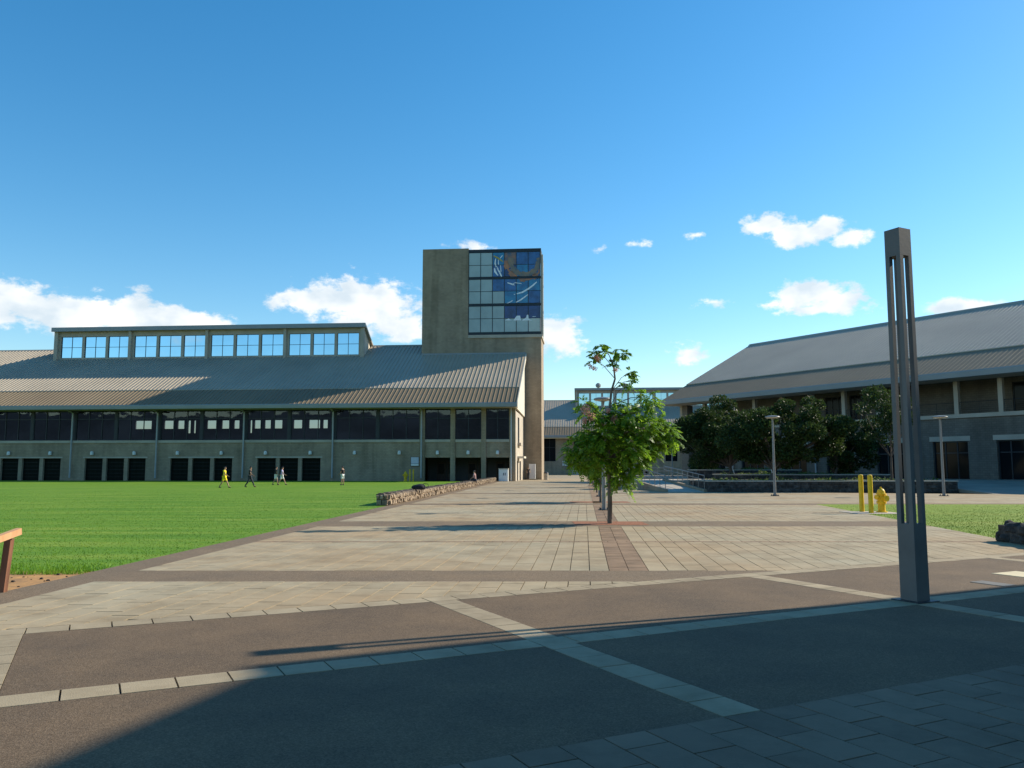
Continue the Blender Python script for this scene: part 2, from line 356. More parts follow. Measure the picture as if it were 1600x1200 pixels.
BRICK = mat('brown_brick_paver', (.25, .16, .092), .9, .12, 2, 5, bump=.3, bscale=60, island=.16, pos=True)
JOINT = mat('sand_joint', (.30, .26, .20), .95, .15, 6)
JOINT_D = mat('dark_joint', (.10, .09, .08), .95, .2, 6)
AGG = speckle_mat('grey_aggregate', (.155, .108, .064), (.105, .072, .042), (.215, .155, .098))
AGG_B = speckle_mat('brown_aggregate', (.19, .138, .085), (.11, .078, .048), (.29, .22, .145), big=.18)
GRASS = grass_mat('lawn_green', (.135, .255, .014), (.090, .205, .010), (.27, .34, .045))
GRASS_R = grass_mat('lawn_yellow_green', (.20, .28, .018), (.15, .235, .014), (.32, .34, .06))
DIRT = mat('bare_soil', (.46, .235, .075), .95, .15, 2.2, 7, bump=.6, bscale=18, c2=(.26, .15, .07))
RUST = mat('red_cinder', (.30, .12, .06), .95, .18, 9, 6, bump=.6, bscale=70)
TERR = mat('terrace_concrete', (.30, .255, .20), .9, .1, .4)
FIELD = mat('dry_field', (.16, .16, .07), .95, .2, .02, 6)
BARK = mat('grey_brown_bark', (.17, .13, .095), .9, .2, 7, 5, bump=.6, bscale=22, stretch=(1, 1, .35))
BARK_D = mat('dark_bark', (.13, .10, .08), .9, .2, 5, 5, bump=.6, bscale=18, stretch=(1, 1, .35))
LEAF1 = leaf_mat('feathery_leaf', (.050, .135, .010), (.175, .315, .022), .42, .48)
LEAF2 = leaf_mat('glossy_leaf', (.017, .036, .009), (.050, .088, .020), .55, .22)
LEAFG = leaf_mat('ground_leaf', (.05, .10, .02), (.12, .19, .05), .5, .3)
BLOSS = leaf_mat('pink_blossom', (.52, .24, .17), (.66, .42, .32), .6, .3)
ROCK = mat('tan_rough_stone', (.33, .25, .165), .92, .2, 3.5, 7, bump=.9, bscale=14, island=.22, c2=(.14, .10, .068))
ROCKCAP = mat('dark_stone_cap', (.10, .075, .055), .92, .2, 4, 6, bump=.8, bscale=18, island=.2)
LAVA = mat('lava_rock', (.055, .047, .042), .9, .3, 5, 7, bump=.9, bscale=20, island=.3)
WOOD = mat('weathered_red_wood', (.60, .34, .17), .75, .12, 6, 6, bump=.3, bscale=50, c2=(.40, .19, .085), stretch=(1, 1, .2))
SOIL = mat('planter_soil', (.07, .05, .035), .95, .2, 5, 6, bump=.5, bscale=30)
HILLM = mat('hill_haze_blue', (.085, .125, .175), .95, .3, .003, 8)  # distance haze painted into the hills as a blue base colour

# ------------------------------------------------------------------ ground
def sheet(name, pts, z, m, parent=None, label=None, kind='structure'):
    mb = MB(); mb.poly([(p[0], p[1], p[2] if len(p) > 2 else z) for p in pts])
    o = mb.build(name, m, parent)
    if parent is None: tag(o, kind=kind)
    if label: o['label'] = label
    return o
def clip(poly, a, b):                      # keep the side left of a->b
    out = []
    for i in range(len(poly)):
        p, q = poly[i], poly[(i+1) % len(poly)]
        sp = (b[0]-a[0])*(p[1]-a[1])-(b[1]-a[1])*(p[0]-a[0]); sq = (b[0]-a[0])*(q[1]-a[1])-(b[1]-a[1])*(q[0]-a[0])
        if sp >= 0: out.append(p)
        if (sp >= 0) != (sq >= 0):
            t = sp/(sp-sq); out.append((p[0]+(q[0]-p[0])*t, p[1]+(q[1]-p[1])*t))
    return out
def clip_poly(poly, conv):
    for i in range(len(conv)):
        poly = clip(poly, conv[i], conv[(i+1) % len(conv)])
        if len(poly) < 3: return []
    return poly
def area(p): return 0.5*sum(p[i][0]*p[(i+1) % len(p)][1]-p[(i+1) % len(p)][0]*p[i][1] for i in range(len(p)))
def ccw(p): return p if area(p) > 0 else p[::-1]

ground = sheet('ground', [(-3000,-3000),(3000,-3000),(3000,3000),(-3000,3000)], -0.09, FIELD)
ground['label'] = 'dry grassy ground around the campus'
# far hills that the hall windows mirror
hm = MB(); xs = np.linspace(-4200, 4200, 60)
hz = [246+14*math.sin(x*.0013)+5*math.sin(x*.0041+1) for x in xs]
for i in range(59):
    hm.poly([(xs[i],-2600,-20),(xs[i+1],-2600,-20),(xs[i+1],-3100,hz[i+1]),(xs[i],-3100,hz[i])][::-1])
    hm.poly([(xs[i],-3100,hz[i]),(xs[i+1],-3100,hz[i+1]),(xs[i+1],-3900,-20),(xs[i],-3900,-20)][::-1])
tag(hm.build('hills', HILLM, smooth=True), 'low scrubby hills on the horizon behind the viewer', kind='structure')

SL = 0.088                                  # the walkway runs along (SL, 1)
def edge_x(Y): return -6.65+0.05*(Y-10.85)  # lawn side of the walkway
BW = 0.65
PHI = R(27); ca, sa = math.cos(PHI), math.sin(PHI)
def sr(s, r): return (s*ca-r*sa, s*sa+r*ca) # terrace grid -> world
lawn_line = [gp(1275, 788), gp(1440, 822), gp(1540, 838)]

bed = sheet('walkway_bed', [(-12,-14),(40,-14),(40,40),(-12,40)], -0.035, JOINT); bed['label'] = 'sand bed under the paved walkway'
# far part of the walkway, where slabs are too small to tell apart
def far_pave_mat():
    m = mat('far_tan_paving', (.36, .305, .205), .88, .05, .22, 6, c2=(.36, .25, .135), pos=True)
    t = m.node_tree; p = t.nodes['Principled BSDF']; src = p.inputs['Base Color'].links[0].from_socket
    g = N(t, 'ShaderNodeTexCoord'); br = N(t, 'ShaderNodeTexBrick'); mp = N(t, 'ShaderNodeMapping'); mp.inputs['Rotation'].default_value = (0, 0, math.pi/2+math.atan(SL))
    L(t, g.outputs['Object'], mp.inputs[0]); L(t, mp.outputs[0], br.inputs['Vector']); br.inputs['Scale'].default_value = 1
    br.inputs['Brick Width'].default_value = .62; br.inputs['Row Height'].default_value = .31; br.inputs['Mortar Size'].default_value = .012
    br.inputs['Color1'].default_value = (1,1,1,1); br.inputs['Color2'].default_value = (.86,.86,.86,1); br.inputs['Mortar'].default_value = (.7,.68,.64,1)
    mm = N(t, 'ShaderNodeMix', data_type='RGBA', blend_type='MULTIPLY'); mm.inputs[0].default_value = 1
    L(t, src, mm.inputs[6]); L(t, br.outputs['Color'], mm.inputs[7]); L(t, mm.outputs[2], p.inputs['Base Color']); return m
FARP = far_pave_mat()
YF = 38.0
walkway = sheet('walkway', [(edge_x(YF)+BW,YF),(62,YF),(62,52),(30.4,52),(14,57),(11,75),(22,215),(-30,232),(edge_x(112)-6,112),(edge_x(106)+BW,106)], -0.004, FARP)
walkway['label'] = 'long tan paved walkway running between the buildings'

pieces = {}                                 # kind -> list of (distance, polygon, material)
def add_piece(kind, poly, m):
    c = (sum(p[0] for p in poly)/len(poly), sum(p[1] for p in poly)/len(poly))
    pieces.setdefault(kind, []).append((math.hypot(*c), poly, m))
def field(kind, zone, m, o, p, q, lp, lq, gap, bond=0.0, jit=False, ge=1.0):
    """slabs of lp x lq along unit vectors p, q clipped to the convex zone"""
    zone = ccw(zone); det = p[0]*q[1]-p[1]*q[0]
    uv = [(((z[0]-o[0])*q[1]-(z[1]-o[1])*q[0])/det, (p[0]*(z[1]-o[1])-p[1]*(z[0]-o[0]))/det) for z in zone]
    i0, i1 = math.floor(min(a for a, b in uv)/lp)-1, math.ceil(max(a for a, b in uv)/lp)+1
    j0, j1 = math.floor(min(b for a, b in uv)/lq)-1, math.ceil(max(b for a, b in uv)/lq)+1
    for j in range(j0, j1):
        off = ((j % 2)*bond*lp) if not jit else ((j*0.618) % 1.0)*lp
        for i in range(i0, i1):
            a, b = i*lp+off, j*lq; g = gap/2
            quad = [(o[0]+p[0]*u+q[0]*v, o[1]+p[1]*u+q[1]*v) for u, v in ((a+g*ge,b+g),(a+lp-g*ge,b+g),(a+lp-g*ge,b+lq-g),(a+g*ge,b+lq-g))]
            quad = clip_poly(ccw(quad), zone)
            if len(quad) >= 3 and area(quad) > 0.004: add_piece(kind, quad, m)

# --- bands across the walkway (rows of the photograph turned into forward distance)
def Yrow(y): return gp(940, y)[1]
b0a, b0b = Yrow(908.5), Yrow(891.5)         # wide band
br1 = Yrow(846.5)                           # single course of bricks
b1a, b1b = Yrow(822.5), Yrow(814.5)
br2 = Yrow(801.5)
b2a, b2b = Yrow(789.0), Yrow(785.6)
def strip0_y(X): return (9.78+X*sa)/ca      # upper side of the terrace border
def right_x(Y): return lawn_line[2][0]+(Y-lawn_line[2][1])*(lawn_line[0][0]-lawn_line[2][0])/(lawn_line[0][1]-lawn_line[2][1])
def spine_x(Y): return gp(952, 891.5)[0]+SL*(Y-b0b)     # brown double course up the middle
SW = 0.62
s0L, s0R = (-30, strip0_y(-30)), (30, strip0_y(30))
def zone(y0, y1, side):
    if side < 0: z = [(edge_x(y0)+BW, y0), (spine_x(y0), y0), (spine_x(y1), y1), (edge_x(y1)+BW, y1)]
    elif side == 0: z = [(spine_x(y0), y0), (spine_x(y0)+SW, y0), (spine_x(y1)+SW, y1), (spine_x(y1), y1)]
    else: z = [(spine_x(y0)+SW, y0), (max(right_x(y0), 8), y0), (max(right_x(y1), 8), y1), (spine_x(y1)+SW, y1)]
    return clip(ccw(z), s0L, s0R)
pl, ql = (SL/math.hypot(1, SL), 1/math.hypot(1, SL)), (1.0, 0.0)
org = (spine_x(0), 0)
g8 = 0.013
zb = clip([(-14, 0), (14, 0), (14, b0a), (-14, b0a)], s0L, s0R)
zb = [p for p in clip_poly(zb, ccw([(edge_x(-5)+BW, -5), (14, -5), (14, 40), (edge_x(40)+BW, 40)]))]
field('paving_slab', zb, SLAB, org, pl, ql, .62, .31, g8, jit=True)
for (y0, y1) in ((b0b, br1-.1), (br1+.1, b1a), (b1b, br2-.1), (br2+.1, b2a), (b2b, YF)):
    for sd_ in (-1, 1):
        z = zone(y0, y1, sd_)
        if len(z) > 2: field('paving_slab', z, SLAB, org, pl, ql, .62, .31, g8, jit=True, ge=.35)
    field('spine_paver', zone(y0, y1, 0), BRICK, org, pl, ql, .31, .31, .010)
for yb in (br1, br2):
    z = clip(ccw([(edge_x(yb)+BW, yb-.1), (right_x(yb), yb-.1), (right_x(yb), yb+.1), (edge_x(yb)+BW, yb+.1)]), s0L, s0R)
    field('brick_course', z, BRICK, (0, yb-.1), (1, 0), (0, 1), .21, .2, .012)
for (y0, y1, xl) in ((b0a, b0b, 0), (b1a, b1b, 0), (b2a, b2b, 0)):
    z = clip(ccw([(edge_x(y0)+BW, y0), (right_x(y0)+6, y0), (right_x(y1)+6, y1), (edge_x(y1)+BW, y1)]), s0L, s0R)
    if y0 != b0a: z = clip_poly(z, ccw([(-20, y0), (right_x(y0), y0), (right_x(y1), y1), (-20, y1)]))
    o = sheet('aggregate_band', z, -0.002, AGG_B, walkway)
far_rows = [53.5, 69, 84.5, 100]
for yf in far_rows:
    sheet('aggregate_band', [(edge_x(yf)+BW, yf-.7), (10+.09*(yf-53), yf-.7), (10+.09*(yf-53), yf+.7), (edge_x(yf)+BW, yf+.7)], 0.0, AGG_B, walkway)
sheet('spine_strip', [(spine_x(YF), YF), (spine_x(YF)+SW, YF), (spine_x(110)+SW, 110), (spine_x(110), 110)], 0.004, BRICK, walkway)
# border along the lawn
sheet('lawn_border', [(edge_x(2), 2), (edge_x(2)+BW, 2), (edge_x(106)+BW, 106), (edge_x(106), 106)], -0.001, AGG_B, walkway)

# --- terrace in front: aggregate panels framed by border slabs, grid turned 27 degrees
terrace = sheet('terrace', [sr(-14,-16), sr(26,-16), sr(26,9.74), sr(-14,9.74)], -0.028, JOINT_D)
terrace['label'] = 'dark aggregate terrace framed by cream slabs in the foreground'
RB = [(4.28, 6.65), (6.98, 9.45)]; SB = [(-9.0, -.9), (-.52, 3.72), (4.05, 8.76), (9.09, 14.4), (14.72, 24)]
for (r0, r1) in RB:
    for k, (s0, s1) in enumerate(SB):
        if k == 0: continue
        mb = MB(); mb.prism([sr(s0,r0), sr(s1,r0), sr(s1,r1), sr(s0,r1)], -.027, -.003)
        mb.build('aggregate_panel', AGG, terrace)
A, C_ = (ca, sa), (-sa, ca)
for r0, r1 in ((6.65, 6.98), (9.45, 9.78)):
    field('border_slab', [sr(-.9,r0), sr(24,r0), sr(24,r1), sr(-.9,r1)], BORDER, sr(-.9,r0), A, C_, .385, .33, .014)
for s0, s1 in ((-.9,-.52), (3.72,4.05), (8.76,9.09), (14.4,14.72)):
    for r0, r1 in RB:
        field('border_slab', [sr(s0,r0), sr(s1,r0), sr(s1,r1), sr(s0,r1)], BORDER, sr(s0,r0), C_, A, .37, s1-s0, .012)
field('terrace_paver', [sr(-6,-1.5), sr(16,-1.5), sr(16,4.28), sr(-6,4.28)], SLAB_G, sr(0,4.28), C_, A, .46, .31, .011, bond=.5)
field('left_paver', [sr(-9,4.28), sr(-.9,4.28), sr(-.9,9.78), sr(-9,9.78)], SLAB, sr(0,4.28), C_, A, .46, .31, .011, bond=.5)
OWNER = {'paving_slab': walkway, 'spine_paver': walkway, 'brick_course': walkway, 'border_slab': terrace, 'terrace_paver': terrace, 'left_paver': terrace}
LIMIT = {'paving_slab': 300, 'spine_paver': 60, 'brick_course': 0, 'border_slab': 200, 'terrace_paver': 230, 'left_paver': 40}
NAMES = {'left_paver': 'paving_slab', 'brick_course': 'brick_row'}
def in_view(poly):
    x = sum(p[0] for p in poly)/len(poly); y = sum(p[1] for p in poly)/len(poly)
    return y > 3.4 and abs(x/y) < .66
for kind, lst in pieces.items():
    lst.sort(key=lambda t: (not in_view(t[1]), t[0]))
    rest = MB(); cache = {}; nm = NAMES.get(kind, kind); m = lst[0][2]; up_ = -0.0005
    for i, (d, poly, mm_) in enumerate(lst):
        z1 = up_+random.uniform(-.0015, .0015)
        if i < LIMIT[kind] and in_view(poly):
            o0 = poly[0]; key = tuple((round(p[0]-o0[0], 4), round(p[1]-o0[1], 4)) for p in poly)
            if key not in cache:
                b = MB(); b.prism(key, -.03, 0); cache[key] = b.mesh(nm, m)
            mkobj(nm, cache[key], OWNER[kind], (o0[0], o0[1], z1))
        else: rest.prism(poly, -.03, z1)
    if rest.f:
        o = rest.build(nm, m, OWNER[kind]); o['kind'] = 'stuff'

# --- lawns and soil
lawn = sheet('lawn', [(edge_x(15)-.02, 13.1), (edge_x(106), 106), (-2.6, 106), (-110, 114.5), (-110, 13.1)], -0.006, GRASS)
lawn['label'] = 'wide green lawn in front of the long hall'
dx = lambda y, o=0: edge_x(y)-.01+o
soil = sheet('bare_soil', [(dx(5), 5), (dx(13.12), 13.12), (-30, 13.12), (-30, 5)], -0.010, DIRT); soil['label'] = 'patch of bare orange soil at the lawn corner'
rl = sheet('side_lawn', [(right_x(37.2), 37.2), (right_x(19), 19), (right_x(15.5), 15.5), (60, 15.5), (60, 37.2)], -0.003, GRASS_R)
rl['label'] = 'small yellow green lawn beside the walkway'
sheet('side_path', [(right_x(37.2), 37.2), (60, 37.2), (60, 38), (right_x(38), 38)], -0.002, AGG_B)['label'] = 'aggregate edge of the small lawn'
def blades(name, pts, n, hmin, hmax, m, parent, edge=None):
    P = rng.random((n, 2)); P[:, 0] = pts[0]+(pts[1]-pts[0])*P[:, 0]; P[:, 1] = pts[2]+(pts[3]-pts[2])*P[:, 1]**1.5; P = P[rng.random(len(P)) < 1.0-np.maximum(0, (P[:, 1]-pts[2])/(pts[3]-pts[2])-.25)/.75]
    if edge is not None: P = P[edge(P[:, 0], P[:, 1])]
    n = len(P); h = hmin+(hmax-hmin)*rng.random(n); a = rng.random(n)*6.283; lx = (rng.random(n)-.5)*h*1.2; ly = (rng.random(n)-.5)*h*1.2
    w = .006+.004*rng.random(n); z = np.full(n, -.008)
    V = np.empty((n, 3, 3)); V[:, 0] = np.stack([P[:, 0]-np.cos(a)*w, P[:, 1]-np.sin(a)*w, z], 1); V[:, 1] = np.stack([P[:, 0]+np.cos(a)*w, P[:, 1]+np.sin(a)*w, z], 1)
    V[:, 2] = np.stack([P[:, 0]+lx, P[:, 1]+ly, h], 1)
    me = bpy.data.meshes.new(name); me.vertices.add(n*3); me.vertices.foreach_set('co', V.reshape(-1)); me.loops.add(n*3); me.loops.foreach_set('vertex_index', np.arange(n*3))
    me.polygons.add(n); me.polygons.foreach_set('loop_start', np.arange(n)*3); me.polygons.foreach_set('loop_total', np.full(n, 3)); me.materials.append(m); me.update()
    o = mkobj(name, me, parent); o['kind'] = 'stuff'; return o
GBLADE = leaf_mat('grass_blade', (.085, .20, .011), (.165, .30, .022), .6, .35)
GBLADE_R = leaf_mat('grass_blade_dry', (.125, .22, .016), (.25, .31, .05), .6, .35)
blades('grass', (-34, -3.5, 12.9, 66), 200000, .006, .018, GRASS, lawn, lambda X, Y: (X < -6.66+.05*(Y-10.85)) & (X > -.66*Y-1) & (Y > 13.0+.35*np.sin(X*3)+.2*np.sin(X*7.3)))
blades('grass', (10.3, 26, 15.6, 37.1), 90000, .012, .03, GRASS_R, rl, lambda X, Y: (X > right_x(0)+(right_x(10)-right_x(0))/10*Y) & (X < .66*Y+1))
blades('edge_grass', (-9.5, -6.3, 12.7, 14.1), 2600, .03, .08, GBLADE, lawn, lambda X, Y: (X < -6.66+.05*(Y-10.85)))
cl = MB()
for k in range(70):                          # clods on the bare soil
    y = random.uniform(9.5, 13.2); x = edge_x(y)-random.uniform(.05, 2.6); q = random.uniform(.008, .03)*(1 if random.random() < .85 else 1.8); a = random.random()*3
    cl.hexa([(x+q*1.3*math.cos(a+i*1.57)*k_, y+q*math.sin(a+i*1.57)*k_, -.012+z) for k_, z in ((1, 0), (.55, q*.9)) for i in range(4)])
o = cl.build('soil_clod', SOIL, soil); o['kind'] = 'stuff'
# tree pits of red cinder
for yy, hw in ((24.2, 1.05), (39.4, 1.4)):
    sheet('cinder_bed', [(2.86+SL*(yy-24.2)-hw, yy-.62), (2.86+SL*(yy-24.2)+hw, yy-.62), (2.86+SL*(yy-24.2)+hw, yy+.95), (2.86+SL*(yy-24.2)-hw, yy+.95)], .004, RUST, walkway)
# utility lids in the terrace
def lid(pts, m, label, nm):
    mb = MB(); q = [sr(*p) for p in pts]; mb.prism(ccw(q), -.003, .004)
    o = mb.build(nm, m); tag(o, label, 'cover'); return o
lid([(12.35,7.25),(12.95,7.25),(12.95,8.05),(12.35,8.05)], mat('pale_lid', (.66,.56,.36), .85, .08, 3), 'pale cream rectangular utility cover in the aggregate panel', 'utility_cover')
gr = lid([(11.15,7.1),(11.43,7.1),(11.43,7.6),(11.15,7.6)], mat('grate_metal', (.16,.15,.13), .7, .1, 9), 'small dark slotted drain cover in the aggregate panel', 'drain_cover')

# ------------------------------------------------------------------ buildings
TH = math.atan(SL)
def pitched_roof(root, xa, xb, zt=9.85, ve=-2.0, vb=2.5, vr=18.0, slope=.52, vback=32.0, pitch=.55, ribh=.085):
    """tan lower slope, grey upper slope, standing seams, gutter and soffit; eave along x at v=ve"""
    z = lambda v: zt+slope*(v-ve)
    zr = z(vr); zb_ = zr-slope*(vback-vr); t = .22
    lo = MB(); lo.extrude_x([(ve, zt-t), (vb+.25, z(vb+.25)-t), (vb+.25, z(vb+.25)), (ve, zt)], xa, xb); lo.build('lower_roof', ROOF_T, root)
    u = .10
    hi = MB(); hi.extrude_x([(vb, z(vb)+.02), (vr, zr-t), (vback, zb_-t), (vback, zb_), (vr, zr+u), (vb, z(vb)+u)], xa, xb); hi.build('upper_roof', ROOF_G, root)
    for nm, m, v0, v1, dz in (('lower_roof_seam', ROOF_T, ve+.02, vb-.02, 0), ('upper_roof_seam', ROOF_G, vb+.02, vr-.05, u)):
        mb = MB(); x = xa+.2
        while x < xb-.1:
            w, h = .035, ribh
            mb.hexa([(x-w,v0,z(v0)+dz-.01),(x+w,v0,z(v0)+dz-.01),(x+w,v1,z(v1)+dz-.01),(x-w,v1,z(v1)+dz-.01),
                     (x-.022,v0,z(v0)+dz+h),(x+.022,v0,z(v0)+dz+h),(x+.022,v1,z(v1)+dz+h),(x-.022,v1,z(v1)+dz+h)])
            x += pitch
        o = mb.build(nm, m, root); o['kind'] = 'stuff'
    gt = MB(); gt.extrude_x([(ve-.32, zt-.50), (ve-.02, zt-.56), (ve-.02, zt+.04), (ve-.30, zt+.04), (ve-.36, zt-.05)], xa-.05, xb+.05); gt.build('gutter', GUTTER, root)
    cap = MB(); cap.extrude_x([(vr-.35, z(vr-.35)+u+.02), (vr+.35, zr-slope*.35+u+.02), (vr, zr+u+.14)], xa-.03, xb+.03); cap.build('ridge_cap', ROOF_G, root)
    so_ = MB(); so_.box(xa+.1, xb-.1, ve+.02, 0-.003, zt-.55, zt-.40); so_.build('soffit', CONC_L, root)
    return z
def add_window(root, x0, x1, z0, z1, y, cols, rows, glass, frame=MULL, fw=.07, depth=.10, name='window'):
    """frame with real panes; cols, rows are lists of fractions"""
    w, h = x1-x0, z1-z0; mb = MB()
    mb.box(x0, x0+fw, y, y+depth, z0, z1); mb.box(x1-fw, x1, y, y+depth, z0, z1)
    mb.box(x0+fw, x1-fw, y, y+depth, z0, z0+fw); mb.box(x0+fw, x1-fw, y, y+depth, z1-fw, z1)
    xs_ = [x0+fw]+[x0+w*c for c in cols]+[x1-fw]; zs_ = [z0+fw]+[z0+h*c for c in rows]+[z1-fw]
    for c in xs_[1:-1]: mb.box(c-fw/2, c+fw/2, y+.004, y+depth-.004, z0+fw, z1-fw)
    for c in zs_[1:-1]: mb.box(x0+fw, x1-fw, y+.008, y+depth-.008, c-fw/2, c+fw/2)
    wf = mb.build(name, frame, root)
    for i in range(len(xs_)-1):
        for j in range(len(zs_)-1):
            g = MB(); tilt = random.uniform(-.003, .003)
            g.poly([(xs_[i], y+depth*.6, zs_[j]), (xs_[i+1], y+depth*.6+tilt, zs_[j]), (xs_[i+1], y+depth*.6+tilt, zs_[j+1]), (xs_[i], y+depth*.6, zs_[j+1])])
            g.build('pane', glass, wf)
    return wf
def wall_lamp(root, x, z, y=0.0):
    mb = MB(); mb.lathe([(.02,0),(.19,.0),(.21,.06),(.21,.30),(.16,.46),(.03,.50)], (x, y-.20, z-.3), 12); o = mb.build('wall_lamp', WHITE, root, smooth=False)
    return o
def monitor(root, xa, xb, v, zbase, ztop, bays, vback, zback, glass, panes=True):
    """raised clerestory with piers, windows and a roof that falls to the back"""
    mb = MB(); n = bays; bw = (xb-xa)/n; holes = []
    zs0, zs1 = zbase+.35, ztop-1.35
    for b in range(n):
        x0 = xa+b*bw; m0 = x0+(.9 if b == 0 else .55); m1 = x0+bw-(.9 if b == n-1 else .25); ww = (m1-m0+.42)/3
        for k in range(3): holes.append((m0+k*ww, m0+k*ww+ww-.42, zs0, zs1))
    mb.wall(xa+.15, xb-.15, zbase-1.5, ztop-.62, v, .3, holes); mb.build('clerestory_wall', CONC_L, root)
    for h in holes: add_window(root, h[0], h[1], h[2], h[3], v+.14, [.5], [.5], glass, fw=.055) if panes else None
    for b in range(n+1):
        px_ = xa+b*bw; p = MB(); w = .42 if 0 < b < n else .55
        xl = px_ if b == 0 else (px_-w if b == n else px_-w/2)
        p.box(xl, xl+w, v-.42, v-.004, zbase-.6, ztop-.62); p.build('clerestory_pier', CONC_L, root)
    f = MB(); f.box(xa-.25, xb+.25, v-.85, v-.60, ztop-.62, ztop); f.build('clerestory_fascia', GUTTER, root)
    sl = (zback-ztop)/(vback-(v-.6))
    r = MB(); r.extrude_x([(v-.598, ztop-.30), (vback, zback-.30), (vback, zback), (v-.598, ztop-.01)], xa-.25, xb+.25); r.build('clerestory_roof', ROOF_G, root)
    for xx, s in ((xa+.15, -1), (xb-.15, 1)):
        e = MB(); x0, x1 = (xx, xx+.2) if s < 0 else (xx-.2, xx)
        e.extrude_x([(v+.302, zbase-1.2), (vback, zbase-1.2), (vback, zback-.31), (v+.302, ztop+sl*.9-.31)], x0, x1); e.build('clerestory_end_wall', CREAM, root)

# ---- the long hall with the tower, left
LIB = (0.0, 105.0)
lib = thing('long_hall', 'long two storey grey concrete hall with metal roof and clerestory behind the lawn', 'building', (LIB[0], LIB[1], 0), -TH)
XL, XR = -96.0, 0.45
cols_x = [-95.0, -83.0, -71.1, -59.2, -47.3, -35.4, -23.4, -11.7]
roofz = pitched_roof(lib, XL, XR+.32)
doors = []; holes = []
for i in range(len(cols_x)-2):
    a = cols_x[i]; ww = 2.5
    for k in range(3): doors.append((a+1.85+k*3.0, a+1.85+k*3.0+ww))
holes = [(a, b, 0, 2.95) for a, b in doors]
mb = MB(); mb.wall(XL, -11.95, -.05, 4.98, 0, .5, holes); mb.build('ground_floor_wall', CONC, lib)
for a, b in doors:
    d = MB(); d.box(a+.003, b-.003, .34, .42, -.04, 2.94); dd = d.build('door', DOORD, lib)
    d = MB()
    for k in range(1, 6): d.box(a+.05, b-.05, .325, .338, k*.48, k*.48+.025)
    d.build('door_rail', DARKM, dd)
for i in range(len(cols_x)-2):
    a = cols_x[i]; f = MB(); f.box(a+1.6, a+10.6, -.05, -.003, 2.98, 3.16); f.build('lintel', CONC_L, lib)
s_ = MB(); s_.box(XL, -11.95, -.14, .5, 4.985, 5.32); s_.build('sill_band', CONC_L, lib)
u_ = MB(); u_.box(XL, XR-.1, .0, .45, 9.31, 9.95); u_.build('eave_beam', DARKM, lib)
for i in range(len(cols_x)-1):
    a, b = cols_x[i], cols_x[i+1]; mid = (a+b)/2
    for (x0, x1) in ((a+.28, mid-.18), (mid+.18, b-.28)):
        add_window(lib, x0, x1, 5.325, 9.305, .12, [1/3, 2/3], [.72], GLASS, fw=.09, depth=.14)
    for xx, w in ((mid, .36), (a, .56)):
        p = MB(); p.box(xx-w/2, xx+w/2, .08, .44, 5.325, 9.305); p.build('window_pier', DARKM, lib)
    if i < 7:
        dp = MB(); dp.tube([(a,-.30,.35),(a,-.30,9.0),(a,-1.6,9.32)], .11, 8); dp.build('downpipe', PIPE, lib)
        bk = MB(); bk.box(a-.5, a+1.0, -.62, -.40, 9.02, 9.14); bk.box(a-.42, a-.30, -.64, -.5, 8.86, 9.02); bk.build('pipe_bracket', DARKM, lib)
dp = MB(); dp.tube([(-11.7,-.30,.35),(-11.7,-.30,9.0),(-11.7,-1.6,9.32)], .12, 8); dp.build('downpipe', PIPE, lib)
for x in (-68.1,-62.2,-56.3,-50.4,-44.4,-38.4,-32.4,-26.4,-20.5,-14.6): wall_lamp(lib, x, 3.7)
# entrance bay
piers = [(-11.95, -11.3), (-7.95, -7.35), (-3.95, -3.35), (-.35, XR)]
for a, b in piers:
    p = MB(); p.box(a, b, -.12 if a < -1 else -.02, .5, -.05, 9.30); p.build('pier', CONC, lib)
for (a, b) in ((-11.3, -7.95), (-7.35, -3.95), (-3.35, -.35)):
    w = MB(); w.box(a+.003, b-.003, .06, .45, 3.0, 4.98); w.build('spandrel_wall', CONC, lib)
    w = MB(); w.box(a+.003, b-.003, -.04, .46, 4.985, 5.32); w.build('sill_band', CONC_L, lib)
    add_window(lib, a+.003, b-.003, 5.325, 9.305, .14, [.5], [.68], GLASS, fw=.09, depth=.14)
    wall_lamp(lib, (a+b)/2, 3.7, .06)
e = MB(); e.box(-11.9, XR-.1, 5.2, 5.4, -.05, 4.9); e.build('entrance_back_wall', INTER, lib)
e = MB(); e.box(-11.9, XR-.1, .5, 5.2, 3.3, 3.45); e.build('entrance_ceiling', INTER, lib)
for x in (-10.6, -9.2, -6.4, -5.0, -2.6, -1.2):
    d = MB(); d.box(x, x+1.2, 5.08, 5.195, -.02, 2.5); dd = d.build('entrance_door', DOORB, lib)
    d = MB(); d.box(x+.2, x+1.0, 5.06, 5.078, .9, 2.2); d.build('pane', DKGLASS, dd)
# inside of the upper floor, seen through the glass
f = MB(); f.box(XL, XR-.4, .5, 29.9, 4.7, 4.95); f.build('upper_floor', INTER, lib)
rear_holes = []
for (p0, p1) in ((212,237),(257,271),(278,288),(294,298),(303,306),(324,339),(347,358),(366,374),(391,394),(398,408),(414,423),(429,441),(449,451),(459,472),(483,500),(505,512),(517,519)):
    def libx(px, v, z):
        d = ray(px, 660); ox, oy = LIB[0]+math.sin(TH)*v, LIB[1]+math.cos(TH)*v; tx, ty = math.cos(TH), -math.sin(TH); nx, ny = math.sin(TH), math.cos(TH)
        t = (ox*nx+oy*ny)/(d[0]*nx+d[1]*ny); return (d[0]*t-ox)*tx+(d[1]*t-oy)*ty
    h0 = 8.35 if (p1-p0) > 5 else 7.6
    rear_holes.append((libx(p0, 30, 9), libx(p1, 30, 9), h0, 9.75))
r = MB(); r.wall(XL, XR-.1, -.05, 13.2, 30, .3, rear_holes); r.build('rear_wall', INTER, lib)
